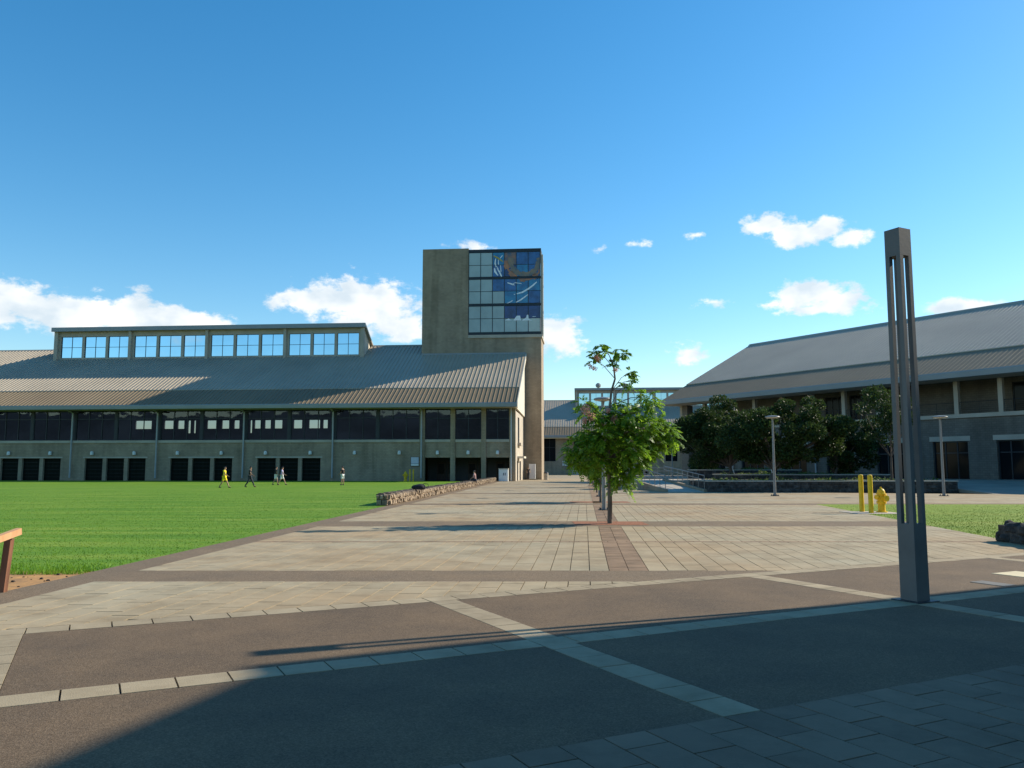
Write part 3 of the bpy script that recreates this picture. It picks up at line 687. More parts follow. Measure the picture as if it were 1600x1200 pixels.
ew = MB(); ew.box(XL, XL+.3, .5, 30, -.05, 13); ew.build('side_wall', CONC, lib)
ew = MB(); ew.box(XR-.35, XR-.05, 14.16, 30, -.05, 13); ew.build('side_wall', CONC, lib)
# gable end towards the walkway
g = MB()
def side_wall(mb, x0, x1, pts): mb.extrude_x(pts, x0, x1)
hv = [(3.6, 6.2, 5.0, 8.4), (2.2, 4.2, 0, 2.6), (6.5, 9.0, 0, 2.6)]
w = MB(); w.wall(.5, 14.15, -.05, 9.0, 0, .35, hv)
w.v = [(XR-p[1], p[0], p[2]) for p in w.v]; w.f = [tuple(f) for f in w.f]; w.build('end_wall', CONC_L, lib)
for (a, b, c, d_) in hv:
    q = MB(); q.box(XR-.28, XR-.2, a, b, c+.002, d_-.002); q.build('window' if c > 1 else 'side_door', DKGLASS if c > 1 else DOORD, lib)
q = MB(); q.box(XR+.002, XR+.45, 3.3, 6.6, 4.62, 4.98); q.build('window_ledge', CONC_L, lib)
q = MB(); q.box(XR+.002, XR+.9, 3.0, 6.4, 2.95, 3.2); q.build('door_canopy', CREAM, lib)
g.extrude_x([(-1.9, 9.3), (14.15, 9.0), (14.15, roofz(14.15)-.24), (-1.9, roofz(-1.9)-.24)], XR-.05, XR+.22); g.build('gable_panel', CREAM, lib)
g = MB(); g.extrude_x([(-2.3, 9.3), (-2.0, 9.15), (14.15, roofz(14.15)-.42), (14.15, roofz(14.15)+.13), (-2.0, roofz(-2.0)+.13)], XR+.33, XR+.45); g.build('rake_board', CREAM, lib)
dp = MB(); dp.tube([(XR-.55,-.12,.05),(XR-.55,-.12,9.3)], .07, 8); dp.build('downpipe', WHITE, lib)
monitor(lib, -72.0, -23.3, 14.0, 18.15, 23.15, 4, 29.0, 14.6, MIRROR)

# ---- tower
tw = thing('glass_tower', 'tall square concrete tower with a glazed mural corner rising over the hall', 'tower', (LIB[0], LIB[1], 0), -TH)
tx0, tx1, tv0, tv1, ttop = -14.7, 3.05, 14.2, 21.2, 34.35
gx0, gz0, gz1 = -7.75, 21.25, 34.0
m = MB(); m.box(tx0, tx1, tv0, tv1, -.05, 20.75); m.build('shaft', CONC, tw)
m = MB(); m.box(tx0, gx0, tv0, tv1, 20.753, ttop); m.build('upper_shaft', CONC, tw)
m = MB(); m.box(gx0+.003, tx1+.16, tv0-.16, tv1, 20.753, 21.2); m.build('ledge', CONC_L, tw)
m = MB(); m.box(tx0-.02, XR+.3, tv0-.10, tv0-.003, 18.0, 18.55); m.build('flashing', GUTTER, tw)
m = MB(); m.box(gx0+.3, tx1-.45, tv0+.5, tv1-.2, 21.21, 33.9); m.build('glass_core', mat('tower_core', (.09,.11,.12), .9, .1, .4), tw)
m = MB(); m.box(gx0+.003, tx1+.02, tv0-.06, tv1, 33.62, gz1+.12); m.build('top_beam', MULL, tw)
m = MB(); m.box(gx0+.003, tx1+.02, tv0-.06, tv1-.1, 21.203, 21.62); m.build('bottom_beam', MULL, tw)
PANE = mat('frosted_glass', (.36, .43, .41), .22, .10, .25, spec=.7)
PANE2 = mat('pale_frosted_glass', (.48, .52, .46), .22, .08, .4, spec=.7)
def mural_mat(name, c, c2): return mat(name, c, .2, .1, .9, 6, c2=c2, spec=.7)
MB1 = mural_mat('mural_deep_blue', (.03, .13, .34), (.012, .05, .15)); MB2 = mural_mat('mural_teal_blue', (.02, .23, .40), (.015, .10, .25))
MB3 = mural_mat('mural_night_blue', (.018, .05, .20), (.008, .02, .08)); MBO = mural_mat('mural_orange_brown', (.30, .12, .045), (.05, .08, .12))
MBW = mat('mural_white', (.85, .88, .90), .3, .06, 2); MBY = mat('mural_yellow', (.55, .40, .06), .3, .08, 2)
rowz = [21.62, 23.62, 25.56, 25.94, 27.84, 29.62, 30.0, 31.75, 33.62]
rows_ = [(21.62,23.62),(23.66,25.5),(25.9,27.72),(27.76,29.55),(29.95,31.7),(31.74,33.6)]   # bottom to top
cw = (tx1-.12-(gx0+.05))/6
art = {(2,5):MB2,(3,5):MBO,(4,5):MB1,(5,5):MB1,(2,4):MB1,(3,4):MB3,(4,4):MB2,(5,4):MB1,(2,3):MB1,(3,3):MB1,(4,3):MB2,(5,3):MB2,(3,2):MB2,(4,2):MB2,(5,2):MB1,(3,1):MB3,(4,1):MB3,(5,1):MB3,(5,0):PANE2}
for c in range(6):
    for r_ in range(6):
        xa_ = gx0+.05+c*cw; z0, z1 = rows_[r_]
        g = MB(); g.box(xa_+.03, xa_+cw-.03, tv0-.02, tv0+.02, z0+.02, z1-.02); g.build('glass_pane', art.get((c, r_), PANE), tw)
for c in range(7):
    xa_ = gx0+.05+c*cw; g = MB(); g.box(xa_-.045, xa_+.045, tv0-.05, tv0+.03, 21.63, 33.61); g.build('mullion', MULL, tw)
for z0, z1 in ((25.52,25.88),(29.57,29.93)):
    g = MB(); g.box(gx0+.003, tx1+.01, tv0-.07, tv0+.06, z0, z1); g.build('transom', MULL, tw)
for z in (23.64, 27.74, 31.72):
    g = MB(); g.box(gx0+.01, tx1-.01, tv0-.045, tv0+.035, z-.03, z+.03); g.build('transom', MULL, tw)
for j in range(4):
    for r_ in range(6):
        y0 = tv0+.1+j*1.7; z0, z1 = rows_[r_]
        g = MB(); g.box(tx1-.02, tx1+.02, y0+.03, y0+1.66, z0+.02, z1-.02); g.build('glass_pane', PANE2, tw)
for y in [tv0+.1+j*1.7 for j in range(5)]:
    g = MB(); g.box(tx1-.06, tx1+.05, y-.04, y+.04, 21.63, 33.61); g.build('mullion', CONC_L, tw)
# printed mural marks on the glass: (picture points) -> face of the tower
def tower_xz(px, py):
    d = ray(px, py); v = tv0-.075; ox, oy = LIB[0]+math.sin(TH)*v, LIB[1]+math.cos(TH)*v; tx, ty = math.cos(TH), -math.sin(TH); nx, ny = math.sin(TH), math.cos(TH)
    t = (ox*nx+oy*ny)/(d[0]*nx+d[1]*ny); return (d[0]*t-ox)*tx+(d[1]*t-oy)*ty, EYE+d[2]*t
def mark(pts, w, m, nm='mural_stroke'):
    q = [tower_xz(*p) for p in pts]; mb = MB(); n = len(q)
    L_, R_ = [], []
    for i, (x, z) in enumerate(q):
        x0, z0 = q[max(i-1, 0)]; x1, z1 = q[min(i+1, n-1)]; l = math.hypot(x1-x0, z1-z0) or 1
        ww = w*(.55 if i in (0, n-1) else 1.0)/2; nx, nz = -(z1-z0)/l*ww, (x1-x0)/l*ww
        L_.append((x+nx, z+nz)); R_.append((x-nx, z-nz))
    for i in range(n-1):
        mb.poly([(L_[i][0], tv0-.055, L_[i][1]), (R_[i][0], tv0-.055, R_[i][1]), (R_[i+1][0], tv0-.055, R_[i+1][1]), (L_[i+1][0], tv0-.055, L_[i+1][1])])
    return mb.build(nm, m, tw)
T8 = lambda l: [(720+x/7.5, 380+y/7.5) for x, y in l]
for pts, w in (([(408,180),(402,235),(412,280)],.22), ([(440,195),(441,250)],.2), ([(465,260),(472,335)],.2), ([(395,290),(400,330),(435,378)],.3), ([(425,290),(455,340),(485,408)],.25),
               ([(488,143),(462,175)],.22), ([(405,255),(440,300)],.16), ([(545,462),(600,480),(628,490)],.22), ([(600,480),(640,460)],.15), ([(630,462),(712,472)],.17), ([(655,592),(720,575),(790,535),(850,490),(890,452)],.24),
               ([(648,692),(700,665),(785,602)],.22), ([(540,708),(606,672)],.2), ([(622,600),(634,602)],.2), ([(840,860),(880,858)],.12)):
    mark(T8(pts), w, MBW)
mark(T8([(385,148),(430,170),(492,214)]), .26, MBY)
def ring(cx, cy, r0, r1, a0, a1, m, n=14):
    for k in range(n):
        t0, t1 = a0+(a1-a0)*k/n, a0+(a1-a0)*(k+1)/n; jj = 1+.05*math.sin(k*2.3)
        q = [tower_xz(cx+r_*ax*math.cos(R(t)), cy-r_*math.sin(R(t))) for r_, t, ax in ((r0/jj, t0, 1.05), (r1*jj, t0, 1.05), (r1*jj, t1, 1.05), (r0/jj, t1, 1.05))]
        q = [(min(max(x, gx0+.1), tx1-.2), min(z, 33.58)) for x, z in q]
        mb = MB(); mb.poly([(x, tv0-.052, z) for x, z in q]); mb.build('mural_ring', m, tw)
RG = [mural_mat('mural_ring_a', (.50,.17,.04), (.26,.10,.04)), mural_mat('mural_ring_b', (.30,.17,.07), (.10,.10,.09))]
ring(820, 408, 17, 25, 165, 375, RG[1]); ring(820, 408, 25.1, 31, 178, 362, RG[0])
for pts in ([(615,905),(655,850),(695,848),(705,905)], [(715,905),(765,870),(775,838),(790,838),(795,885),(840,905)], [(515,905),(560,880),(600,905)]):
    q = [tower_xz(*p) for p in T8(pts)]; mb = MB(); mb.poly([(x, tv0-.054, z) for x, z in q]); mb.build('mural_patch', MBW, tw)
# cornice strip of the mural corner
m = MB(); m.box(tx1+.022, tx1+.3, tv0+.1, tv0+.5, 21.0, 33.2); m.build('corner_fin', CONC_L, tw)

# ---- hall across the far end
FARB = gp(975, 683, 9.4)
fb = thing('far_hall', 'distant grey concrete hall with clerestory closing the end of the walkway', 'building', (FARB[0]*1.0, FARB[1]+2, 0), -TH)
fx0, fx1 = -34, 44
fz = pitched_roof(fb, fx0, fx1, pitch=.62, vback=34)
w = MB(); fh = []
for x in (-13.2, -13.2): pass
fwin = [(-12.4,-10.9,6.9,9.1), (-12.4,-10.8,1.2,3.0), (-7.9,-4.6,3.4,9.2), (-1.5,1.8,3.4,9.2), (4.9,8.2,3.4,9.2), (10.5,13.5,3.4,9.2), (-4.0,-.5,0,2.6), (3,6,0,2.6), (17,20,0,3), (23,26,0,3), (17,20,5.4,9), (23,26,5.4,9), (-20,-17,3.4,9.2)]
w.wall(fx0, fx1-.3, -.05, 9.28, 0, .5, fwin); w.build('front_wall', CONC, fb)
for (a, b, c, d_) in fwin: 
    if c > 0: add_window(fb, a+.004, b-.004, c+.004, d_-.004, .2, [.5] if b-a > 2 else [], [.6] if d_-c > 3 else [], DKGLASS, fw=.08)
    else:
        q = MB(); q.box(a+.004, b-.004, .3, .4, -.03, d_-.004); q.build('door', DOORD, fb)
q = MB(); q.box(fx0, fx1-.3, .52, 30, -.05, 9.0); q.build('inner_block', INTER, fb)
q = MB(); q.extrude_x([(0.0, 9.3), (30, 9.3), (30, fz(18)-.52*12-.3), (18, fz(18)-.3), (0.0, fz(0)-.3)], fx1-.6, fx1-.32); q.build('gable_panel', CREAM, fb)
q = MB(); q.extrude_x([(0.0, 9.3), (30, 9.3), (30, fz(18)-.52*12-.3), (18, fz(18)-.3), (0.0, fz(0)-.3)], fx0+.1, fx0+.4); q.build('gable_panel', CREAM, fb)
monitor(fb, -12.0, 30.0, 14.0, 18.15, 23.3, 4, 29.5, 14.6, MIRROR)
for x in (-5.8, 1.2):
    q = MB(); q.lathe([(.25,0),(.25,.5),(.55,.6),(.75,1.0),(.7,1.4),(.3,1.75),(.05,1.8)], (x, 14.0, 22.95), 10); q.build('roof_vent', GUTTER, fb)

# ---- hall on the right, turned against the walkway
C0 = gp(1032, 627, 9.9); C1 = gp(1600, 571, 9.9)
tdx, tdy = C1[0]-C0[0], C1[1]-C0[1]; tl = math.hypot(tdx, tdy); tdx /= tl; tdy /= tl
rh_rot = math.atan2(tdy, tdx)
FV = 2.3                                    # eave overhang
rh = thing('side_hall', 'two storey concrete hall with upper gallery behind the planter trees', 'building', (C0[0]-tdy*FV, C0[1]+tdx*FV, 0), rh_rot)
ELEN = 78.0; TZ = .66
def rh_u(px, v=0.0):                        # picture column -> distance along this facade
    d = ray(px, 690); ox, oy = rh.location.x-tdy*v, rh.location.y+tdx*v; nx, ny = -tdy, tdx
    t = (ox*nx+oy*ny)/(d[0]*nx+d[1]*ny); return (d[0]*t-ox)*tdx+(d[1]*t-oy)*tdy
rz_ = pitched_roof(rh, 0.0, ELEN, zt=9.9, ve=-FV, vb=2.2, vr=14.3, slope=.50, vback=30, pitch=.45, ribh=.03)
u0 = rh_u(1457); step = rh_u(1557)-u0; ow = rh_u(1512)-u0
ops = []; k = u0
while k > 9: k -= step
while k < ELEN-4: ops.append((k, k+ow)); k += step
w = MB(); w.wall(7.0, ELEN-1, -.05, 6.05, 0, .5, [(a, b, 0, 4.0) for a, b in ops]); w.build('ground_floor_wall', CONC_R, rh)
for a, b in ops:
    f = MB(); f.box(a-.25, b+.25, -.06, -.003, 4.02, 4.45); f.build('lintel', CONC_L, rh)
    add_window(rh, a+.004, b-.004, .6, 3.996, .22, [.33, .67], [.7], DKGLASS, fw=.09, name='glazed_door')
s_ = MB(); s_.box(-.3, ELEN-1, -.16, 3.2, 6.055, 6.40); s_.build('gallery_floor', CONC_L, rh)
c37 = (rh_u(1567)-rh_u(1497)); uc = rh_u(1497)
k = uc
while k-c37 > .6: k -= c37
while k < ELEN-2:
    p = MB(); p.box(k-.19, k+.19, .02, .42, 6.403, 9.34); p.build('gallery_column', CONC_L, rh); k += c37
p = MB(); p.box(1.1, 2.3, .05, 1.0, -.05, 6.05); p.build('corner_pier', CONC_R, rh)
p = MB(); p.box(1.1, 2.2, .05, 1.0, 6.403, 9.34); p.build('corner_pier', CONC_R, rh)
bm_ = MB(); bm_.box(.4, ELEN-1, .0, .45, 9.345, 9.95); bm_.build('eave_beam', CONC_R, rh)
gal = [(rh_u(1328, 3), rh_u(1352, 3)), (rh_u(1290, 3), rh_u(1318, 3)), (rh_u(1585, 3), rh_u(1585, 3)+3)]
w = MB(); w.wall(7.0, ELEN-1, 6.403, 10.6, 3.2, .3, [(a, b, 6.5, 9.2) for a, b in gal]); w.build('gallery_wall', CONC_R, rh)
for a, b in gal: add_window(rh, a+.004, b-.004, 6.504, 9.196, 3.3, [.35, .7], [], DKGLASS, fw=.08)
def railing(root, pts, h, name='railing', gap=.14, m=DARKM, pr=.02, bars=True, posts=1.8):
    pts = [Vector(p) for p in pts]; mb = MB(); up3 = Vector((0, 0, h))
    mb.tube([p+up3 for p in pts], pr*1.4, 8)
    lens = 0
    for a, b in zip(pts[:-1], pts[1:]):
        n = max(1, round((b-a).length/posts))
        for i in range(n+1): q = a.lerp(b, i/n); mb.tube([q, q+up3], pr, 6)
        if bars:
            for hz_ in (.18, .34, .5, .66, .82): mb.tube([a+Vector((0,0,h*hz_)), b+Vector((0,0,h*hz_))], pr*.45, 5)
    return mb.build(name, m, root)
k = uc
while k-c37 > .6: k -= c37
while k+c37 < ELEN-2:
    railing(rh, [(k+.2, .22, 6.403), (k+c37-.2, .22, 6.403)], 1.05); k += c37
q = MB(); q.box(7.2, ELEN-1, 3.6, 27, -.05, 10.0); q.build('inner_block', INTER, rh)
q = MB(); q.box(7.2, ELEN-1, .6, 3.58, -.05, 6.0); q.build('inner_block', INTER, rh)
q = MB(); q.extrude_x([(.5, 9.96), (27, 9.96), (27, rz_(14.3)-.5*12.7-.3), (14.3, rz_(14.3)-.3), (.5, rz_(.5)-.3)], 2.2, 2.5); q.build('gable_panel', CREAM, rh)
for px_ in (1146, 1275):
    uu = rh_u(px_); dp = MB(); dp.tube([(uu,-.2,.6),(uu,-.2,9.2),(uu,-1.6,9.45)], .09, 8); dp.build('downpipe', PIPE, rh)

# ---- hall behind the viewer: its gable throws the big shadow over the terrace
HC = 9.0; off = HC/math.tan(R(SUN_EL)); P0 = gp(400, 1052)
ph = (P0[0]+off*math.cos(R(SUN_AZ)), P0[1]+off*math.sin(R(SUN_AZ)))
nh = thing('near_hall', 'concrete gabled hall beside the terrace that shades the foreground', 'building', (ph[0], ph[1], 0), PHI+math.pi)
# local frame: x runs back along the eave (away from the gable is -x), v runs towards the viewer side
zt = HC
w = MB(); w.extrude_x([(0, zt-.25), (15, zt-.25+.52*15), (30, zt-.25), (30, zt), (15, zt+.52*15), (0, zt)], -42, 0); w.build('roof', ROOF_G, nh)
w = MB(); w.extrude_x([(2, -.05), (28, -.05), (28, zt+.52*2-.28), (15, zt+.52*15-.28), (2, zt+.52*2-.28)], -2.3, -2.0); w.build('gable_wall', CONC, nh)
w = MB(); w.wall(-42, -2.303, -.05, zt+.7, 2, .3, [(-8-6*i, -4.5-6*i, 0, 3.2) for i in range(6)]+[(-8-6*i, -4.5-6*i, 5, 8) for i in range(6)]); w.build('front_wall', CONC, nh)
w = MB(); w.box(-42, -2.31, 27.7, 28, -.05, zt+.7); w.build('rear_wall', CONC, nh)
w = MB(); w.box(-42, -2.31, 2.6, 27.6, -.04, zt); w.build('inner_block', INTER, nh)
w = MB(); w.box(-42.05, .05, -.3, -.003, zt-.5, zt+.0); w.build('gutter', GUTTER, nh)

# ------------------------------------------------------------------ terrace behind the planters, ramp, planters
pc = rh.location
tr_pts = []
up_t = MB()
def tz(X, Y): return TZ*min(1, max(0, (Y-52)/13))
q = [(30.4, 52), (62, 52), (62, 65), (30.4, 65)]
up_t.poly([(x, y, tz(x, y)-.001) for x, y in q])
up_t.poly([(30.4,65,TZ),(90,65,TZ),(90,112,TZ),(14.6,112,TZ),(14.6,65,TZ)])
up_t.poly([(14.6,65,-.03),(30.4,65,-.03),(30.4,65,TZ),(14.6,65,TZ)]); up_t.poly([(14.6,112,-.03),(14.6,65,-.03),(14.6,65,TZ),(14.6,112,TZ)])
up_t.poly([(30.4,52,-.03),(30.4,65,-.03),(30.4,65,TZ),(30.4,52,0)][::-1]); up_t.poly([(62,52,0),(62,52,-.05),(62,65,-.05),(62,65,TZ)][::-1])
tag(up_t.build('raised_terrace', TERR), 'raised concrete forecourt in front of the side hall', kind='structure')

def stone_skin(mb, p0, p1, z0, z1, nrm, size, jit, rows, depth=.05):
    """irregular rounded stones on the vertical face p0->p1"""
    p0, p1 = Vector((*p0, 0)), Vector((*p1, 0)); d = p1-p0; Ln = d.length; d.normalize(); nv = Vector((*nrm, 0)); H = (z1-z0)/rows
    for r in range(rows):
        x = -random.random()*size*.4
        while x < Ln:
            w = size*random.uniform(.6, 1.4); a, b = max(x, 0)+.008, min(x+w, Ln)-.008; x += w
            if b-a < .05: continue
            za, zb2 = z0+r*H+.008+random.uniform(0, .02)*(r > 0), z0+(r+1)*H-.008+random.uniform(-.02, .02)*(r < rows-1)+(random.uniform(-.02, .03) if r == rows-1 else 0)
            dp = depth*random.uniform(.5, 1.4); cx = (a+b)/2+random.uniform(-.1, .1)*(b-a); cz = (za+zb2)/2
            k = random.uniform(.55, .75)
            outer = [(a,za),(b,za),(b,zb2),(a,zb2)]; outer = [(u+random.uniform(-jit, jit)*.3, v) for u, v in outer]
            inner = [(cx+(u-cx)*k+random.uniform(-jit, jit), cz+(v-cz)*k+random.uniform(-jit, jit)*.6) for u, v in outer]
            P = [p0+d*u+Vector((0,0,v))-nv*.02 for u, v in outer]+[p0+d*u+Vector((0,0,v))+nv*dp*random.uniform(.7, 1.2) for u, v in inner]
            mb.hexa(P)
def box_wall(root, x0, x1, y0, y1, z0, z1, m, name): mb = MB(); mb.box(x0, x1, y0, y1, z0, z1); return mb.build(name, m, root)

# planters
PLM = mat('planter_stone', (.075, .065, .058), .9, .3, 3, 6, bump=.7, bscale=10, island=.35)
def planter(x0, x1, y0, y1, h, label, z0=-.03):
    t = thing('planter', label, 'planter', ((x0+x1)/2, y0, 0)); ox, oy = t.location.x, t.location.y
    a, b, c, d = x0-ox, x1-ox, 0, y1-y0; w = .42
    mb = MB(); mb.box(a, b, c, c+w, z0, h); mb.box(a, b, d-w, d, z0, h); mb.box(a, a+w, c+w+.002, d-w-.002, z0, h); mb.box(b-w, b, c+w+.002, d-w-.002, z0, h); mb.build('wall', PLM, t)
    st = MB(); stone_skin(st, (a, c), (b, c), 0, h-.01, (0, -1), .42, .03, 3 if h < 1 else 4, .04); stone_skin(st, (a, d), (a, c), 0, h-.01, (-1, 0), .42, .03, 3, .04)
    o = st.build('stone_facing', PLM, t); o['kind'] = 'stuff'
    e = .05; cp = MB(); cp.box(a-e, b+e, c-e, c+w+e, h+.003, h+.09); cp.box(a-e, b+e, d-w-e, d+e, h+.003, h+.09); cp.box(a-e, a+w+e, c+w+e+.002, d-w-e-.002, h+.003, h+.09); cp.box(b-w-e, b+e, c+w+e+.002, d-w-e-.002, h+.003, h+.09)
    cp.build('coping', CONC_L, t)
    s = MB(); s.box(a+w+.003, b-w-.003, c+w+.003, d-w-.003, 0, h-.05); s.build('soil', SOIL, t)
    # low ground cover: many small leaves
    n = 2600; V = []; F = []
    for k in range(n):
        px_ = random.uniform(a+w, b-w); py_ = random.uniform(c+w, d-w)
        f = math.sin(px_*1.7)+math.sin(px_*.6+py_)+math.sin(px_*4.1)
        if f < -.3: continue
        hh = random.uniform(.03, .16)+max(0, f)*.08*random.random(); an = random.random()*6.28; ln = random.uniform(.08, .2); wd = ln*.28
        dx_, dy_ = math.cos(an), math.sin(an); z = h-.06+hh*random.random(); i = len(V)
        V += [(px_, py_, z), (px_+dx_*ln*.5-dy_*wd, py_+dy_*ln*.5+dx_*wd, z+hh*.6), (px_+dx_*ln, py_+dy_*ln, z+hh*.7), (px_+dx_*ln*.5+dy_*wd, py_+dy_*ln*.5-dx_*wd, z+hh*.6)]
        F.append((i, i+1, i+2, i+3))
    me = bpy.data.meshes.new('ground_cover'); me.from_pydata(V, [], F); me.materials.append(LEAFG); o = mkobj('ground_cover', me, t); o['kind'] = 'stuff'
    return t
planter(13.35, 30.3, 56.1, 61.6, .70, 'long low lava stone planter with pale coping and leafy ground cover by the walkway')
planter(17.2, 30.3, 66.0, 70.5, 1.06, 'middle stone planter on the forecourt behind the long low planter', TZ-.1)
planter(17.0, 26.5, 75.5, 79.5, 1.42, 'rear stone planter on the forecourt closest to the side hall', TZ-.1)

# ramp with curbs and handrails
rp_ = thing('access_ramp', 'pale concrete ramp with low curbs leading up to the forecourt', 'ramp', (13.0, 57, 0))
def rloc(x, y, z): return (x-13.0, y-57, z)
ra = [(13.25, 56.6), (10.6, 56.6), (9.6, 66.5), (12.4, 67.5)]
m_ = MB(); m_.hexa([rloc(ra[1][0], ra[1][1], -.05), rloc(ra[0][0], ra[0][1], -.05), rloc(ra[3][0], ra[3][1], -.05), rloc(ra[2][0], ra[2][1], -.05),
                    rloc(ra[1][0], ra[1][1], .012), rloc(ra[0][0], ra[0][1], .012), rloc(ra[3][0], ra[3][1], .62), rloc(ra[2][0], ra[2][1], .62)]); m_.build('ramp_slab', CONC_L, rp_)
m_ = MB(); m_.hexa([rloc(9.5,66.9,-.05), rloc(14.55,67.6,-.05), rloc(14.55,74,-.05), rloc(9.2,74,-.05), rloc(9.5,66.9,.62), rloc(14.55,67.6,.62), rloc(14.55,74,.655), rloc(9.2,74,.655)]); m_.build('landing', CONC_L, rp_)
for (a, b) in ((ra[1], ra[2]), (ra[0], ra[3])):
    dv = Vector((b[0]-a[0], b[1]-a[1], 0)).normalized(); nn = Vector((-dv.y, dv.x, 0))*.1
    P = []
    for z0, z1 in ((-.05, -.05), (.18, .80)):
        for (pt, z, s) in ((a, z0, -1), (a, z0, 1), (b, z1, 1), (b, z1, -1)): P.append(rloc(pt[0]+nn.x*s, pt[1]+nn.y*s, z))
    m_ = MB(); m_.hexa([P[1], P[0], P[3], P[2], P[5], P[4], P[7], P[6]]); m_.build('curb', CONC, rp_)
def rail_thing(label, pts, h=.92):
    p = Vector(pts[0]); t = thing('handrail', label, 'railing', p, group='steel handrails of the ramp')
    loc = [Vector(q)-p for q in pts]
    tr = MB(); tr.tube([q+Vector((0,0,h)) for q in loc], .032, 8); tr.tube([q+Vector((0,0,h*.72)) for q in loc], .024, 8); tr.build('rail', STEEL, t)
    for a, b in zip(loc[:-1], loc[1:]):
        n = max(1, round((b-a).length/1.35))
        for i in range(n+(1 if b is loc[-1] else 0)):
            q = a.lerp(b, i/n); po = MB(); po.tube([q, q+Vector((0,0,h))], .024, 6); po.build('post', STEEL, t)
rail_thing('galvanised handrail along the ramp curb beside the long low planter', [(13.27,56.9,.10),(12.42,67.3,.78)], 1.02)
rail_thing('galvanised handrail along the ramp curb away from the planter', [(10.58,56.9,.10),(9.62,66.3,.76)], 1.02)
rail_thing('galvanised handrail along the back edge of the ramp landing', [(9.3,73.6,.65),(14.2,73.6,.65)], 1.0)
bt = thing('concrete_bench', 'low pale concrete bench beside the foot of the ramp', 'bench', (10.4, 63, 0))
m_ = MB(); m_.box(-1.6, .0, -.35, .35, .40, .50); m_.build('seat', CONC_L, bt)
for xx in (-1.4, -.35): m_ = MB(); m_.box(xx, xx+.16, -.28, .28, -.01, .397); m_.build('leg', CONC, bt)
bt.location = (9.3, 61.5, 0)

# ------------------------------------------------------------------ low stone walls
sw = thing('stone_seat_wall', 'long low rough tan stone wall along the lawn edge', 'wall', (-5.35, 35.9, 0))
W0, W1 = (0, 0), ((edge_x(103)+.0)-(-5.35), 67)
dw = Vector((W1[0]-W0[0], W1[1]-W0[1], 0)).normalized(); nw = Vector((dw.y, -dw.x, 0)); wd = .55
def wp(u, v, z): p = dw*u-nw*v; return (p.x, p.y, z)
m_ = MB(); ln_ = 67.0
m_.hexa([wp(0,0,-.03), wp(ln_,0,-.03), wp(ln_,wd,-.03), wp(0,wd,-.03), wp(.03,.04,.46), wp(ln_,.04,.46), wp(ln_,wd-.03,.46), wp(.03,wd-.03,.46)][0:8]); m_.build('core', ROCK, sw)
st = MB(); stone_skin(st, wp(0,0,0)[:2], wp(ln_,0,0)[:2], 0, .47, (nw.x, nw.y), .26, .05, 2, .075)
stone_skin(st, wp(0,wd,0)[:2], wp(0,0,0)[:2], 0, .47, (-dw.x, -dw.y), .26, .04, 2, .07)
o = st.build('stone_facing', ROCK, sw); o['kind'] = 'stuff'
cp = MB(); u = 0
while u < ln_:
    l = random.uniform(.35, .75); b = min(u+l, ln_); hh = .50+random.uniform(-.015, .03)
    for v0, v1 in ((-.03, .27+random.uniform(-.05, .05)), (.29, wd+.02)):
        cp.hexa([wp(u+.01,v0,.44), wp(b-.01,v0,.44), wp(b-.01,v1,.44), wp(u+.01,v1,.44), wp(u+.03,v0+.03,hh), wp(b-.03,v0+.03,hh+random.uniform(-.015,.015)), wp(b-.03,v1-.02,hh), wp(u+.03,v1-.02,hh)])
    u += l
o = cp.build('cap_stone', ROCKCAP, sw); o['kind'] = 'stuff'

lw = thing('lava_rock_wall', 'low black lava rock wall at the corner of the small lawn', 'wall', (10.75, 18.4, 0))
m_ = MB(); m_.box(.02, .56, -6.5, -.02, -.03, .36); m_.build('core', LAVA, lw)
def rock(parent, c, r, m, seed):
    rs = random.Random(seed); bm = bmesh.new(); bmesh.ops.create_icosphere(bm, subdivisions=2, radius=1)
    ph_ = [rs.uniform(0, 6) for _ in range(6)]
    for v in bm.verts:
        p = v.co; k = 1+.14*math.sin(p.x*3.1+ph_[0])+.12*math.sin(p.y*3.7+ph_[1])+.12*math.sin(p.z*3.3+ph_[2])
        s = max(abs(p.x), abs(p.y), abs(p.z)); k *= .55+.45/s*.62+.1
        v.co = Vector((p.x*r[0]*k, p.y*r[1]*k, p.z*r[2]*k))
    me = bpy.data.meshes.new('stone'); bm.to_mesh(me); bm.free(); me.materials.append(m)
    o = mkobj('stone', me, parent, c, rs.uniform(-.15, .15)); return o
sd_ = 0
for row, zc in enumerate((.10, .31)):
    y = -.05-.12*row
    while y > -6.4:
        l = random.uniform(.36, .62); rock(lw, (.10+random.uniform(-.03, .03), y-l/2, zc), (.17, l*.50, .135), LAVA, sd_); sd_ += 1
        rock(lw, (.46+random.uniform(-.03, .03), y-l/2, zc), (.17, l*.52, .135), LAVA, sd_+500)
        y -= l*.93
for k in range(3): rock(lw, (.12+.17*k, -.02, .1+.2*(k % 2)), (.16, .13, .15), LAVA, 900+k)

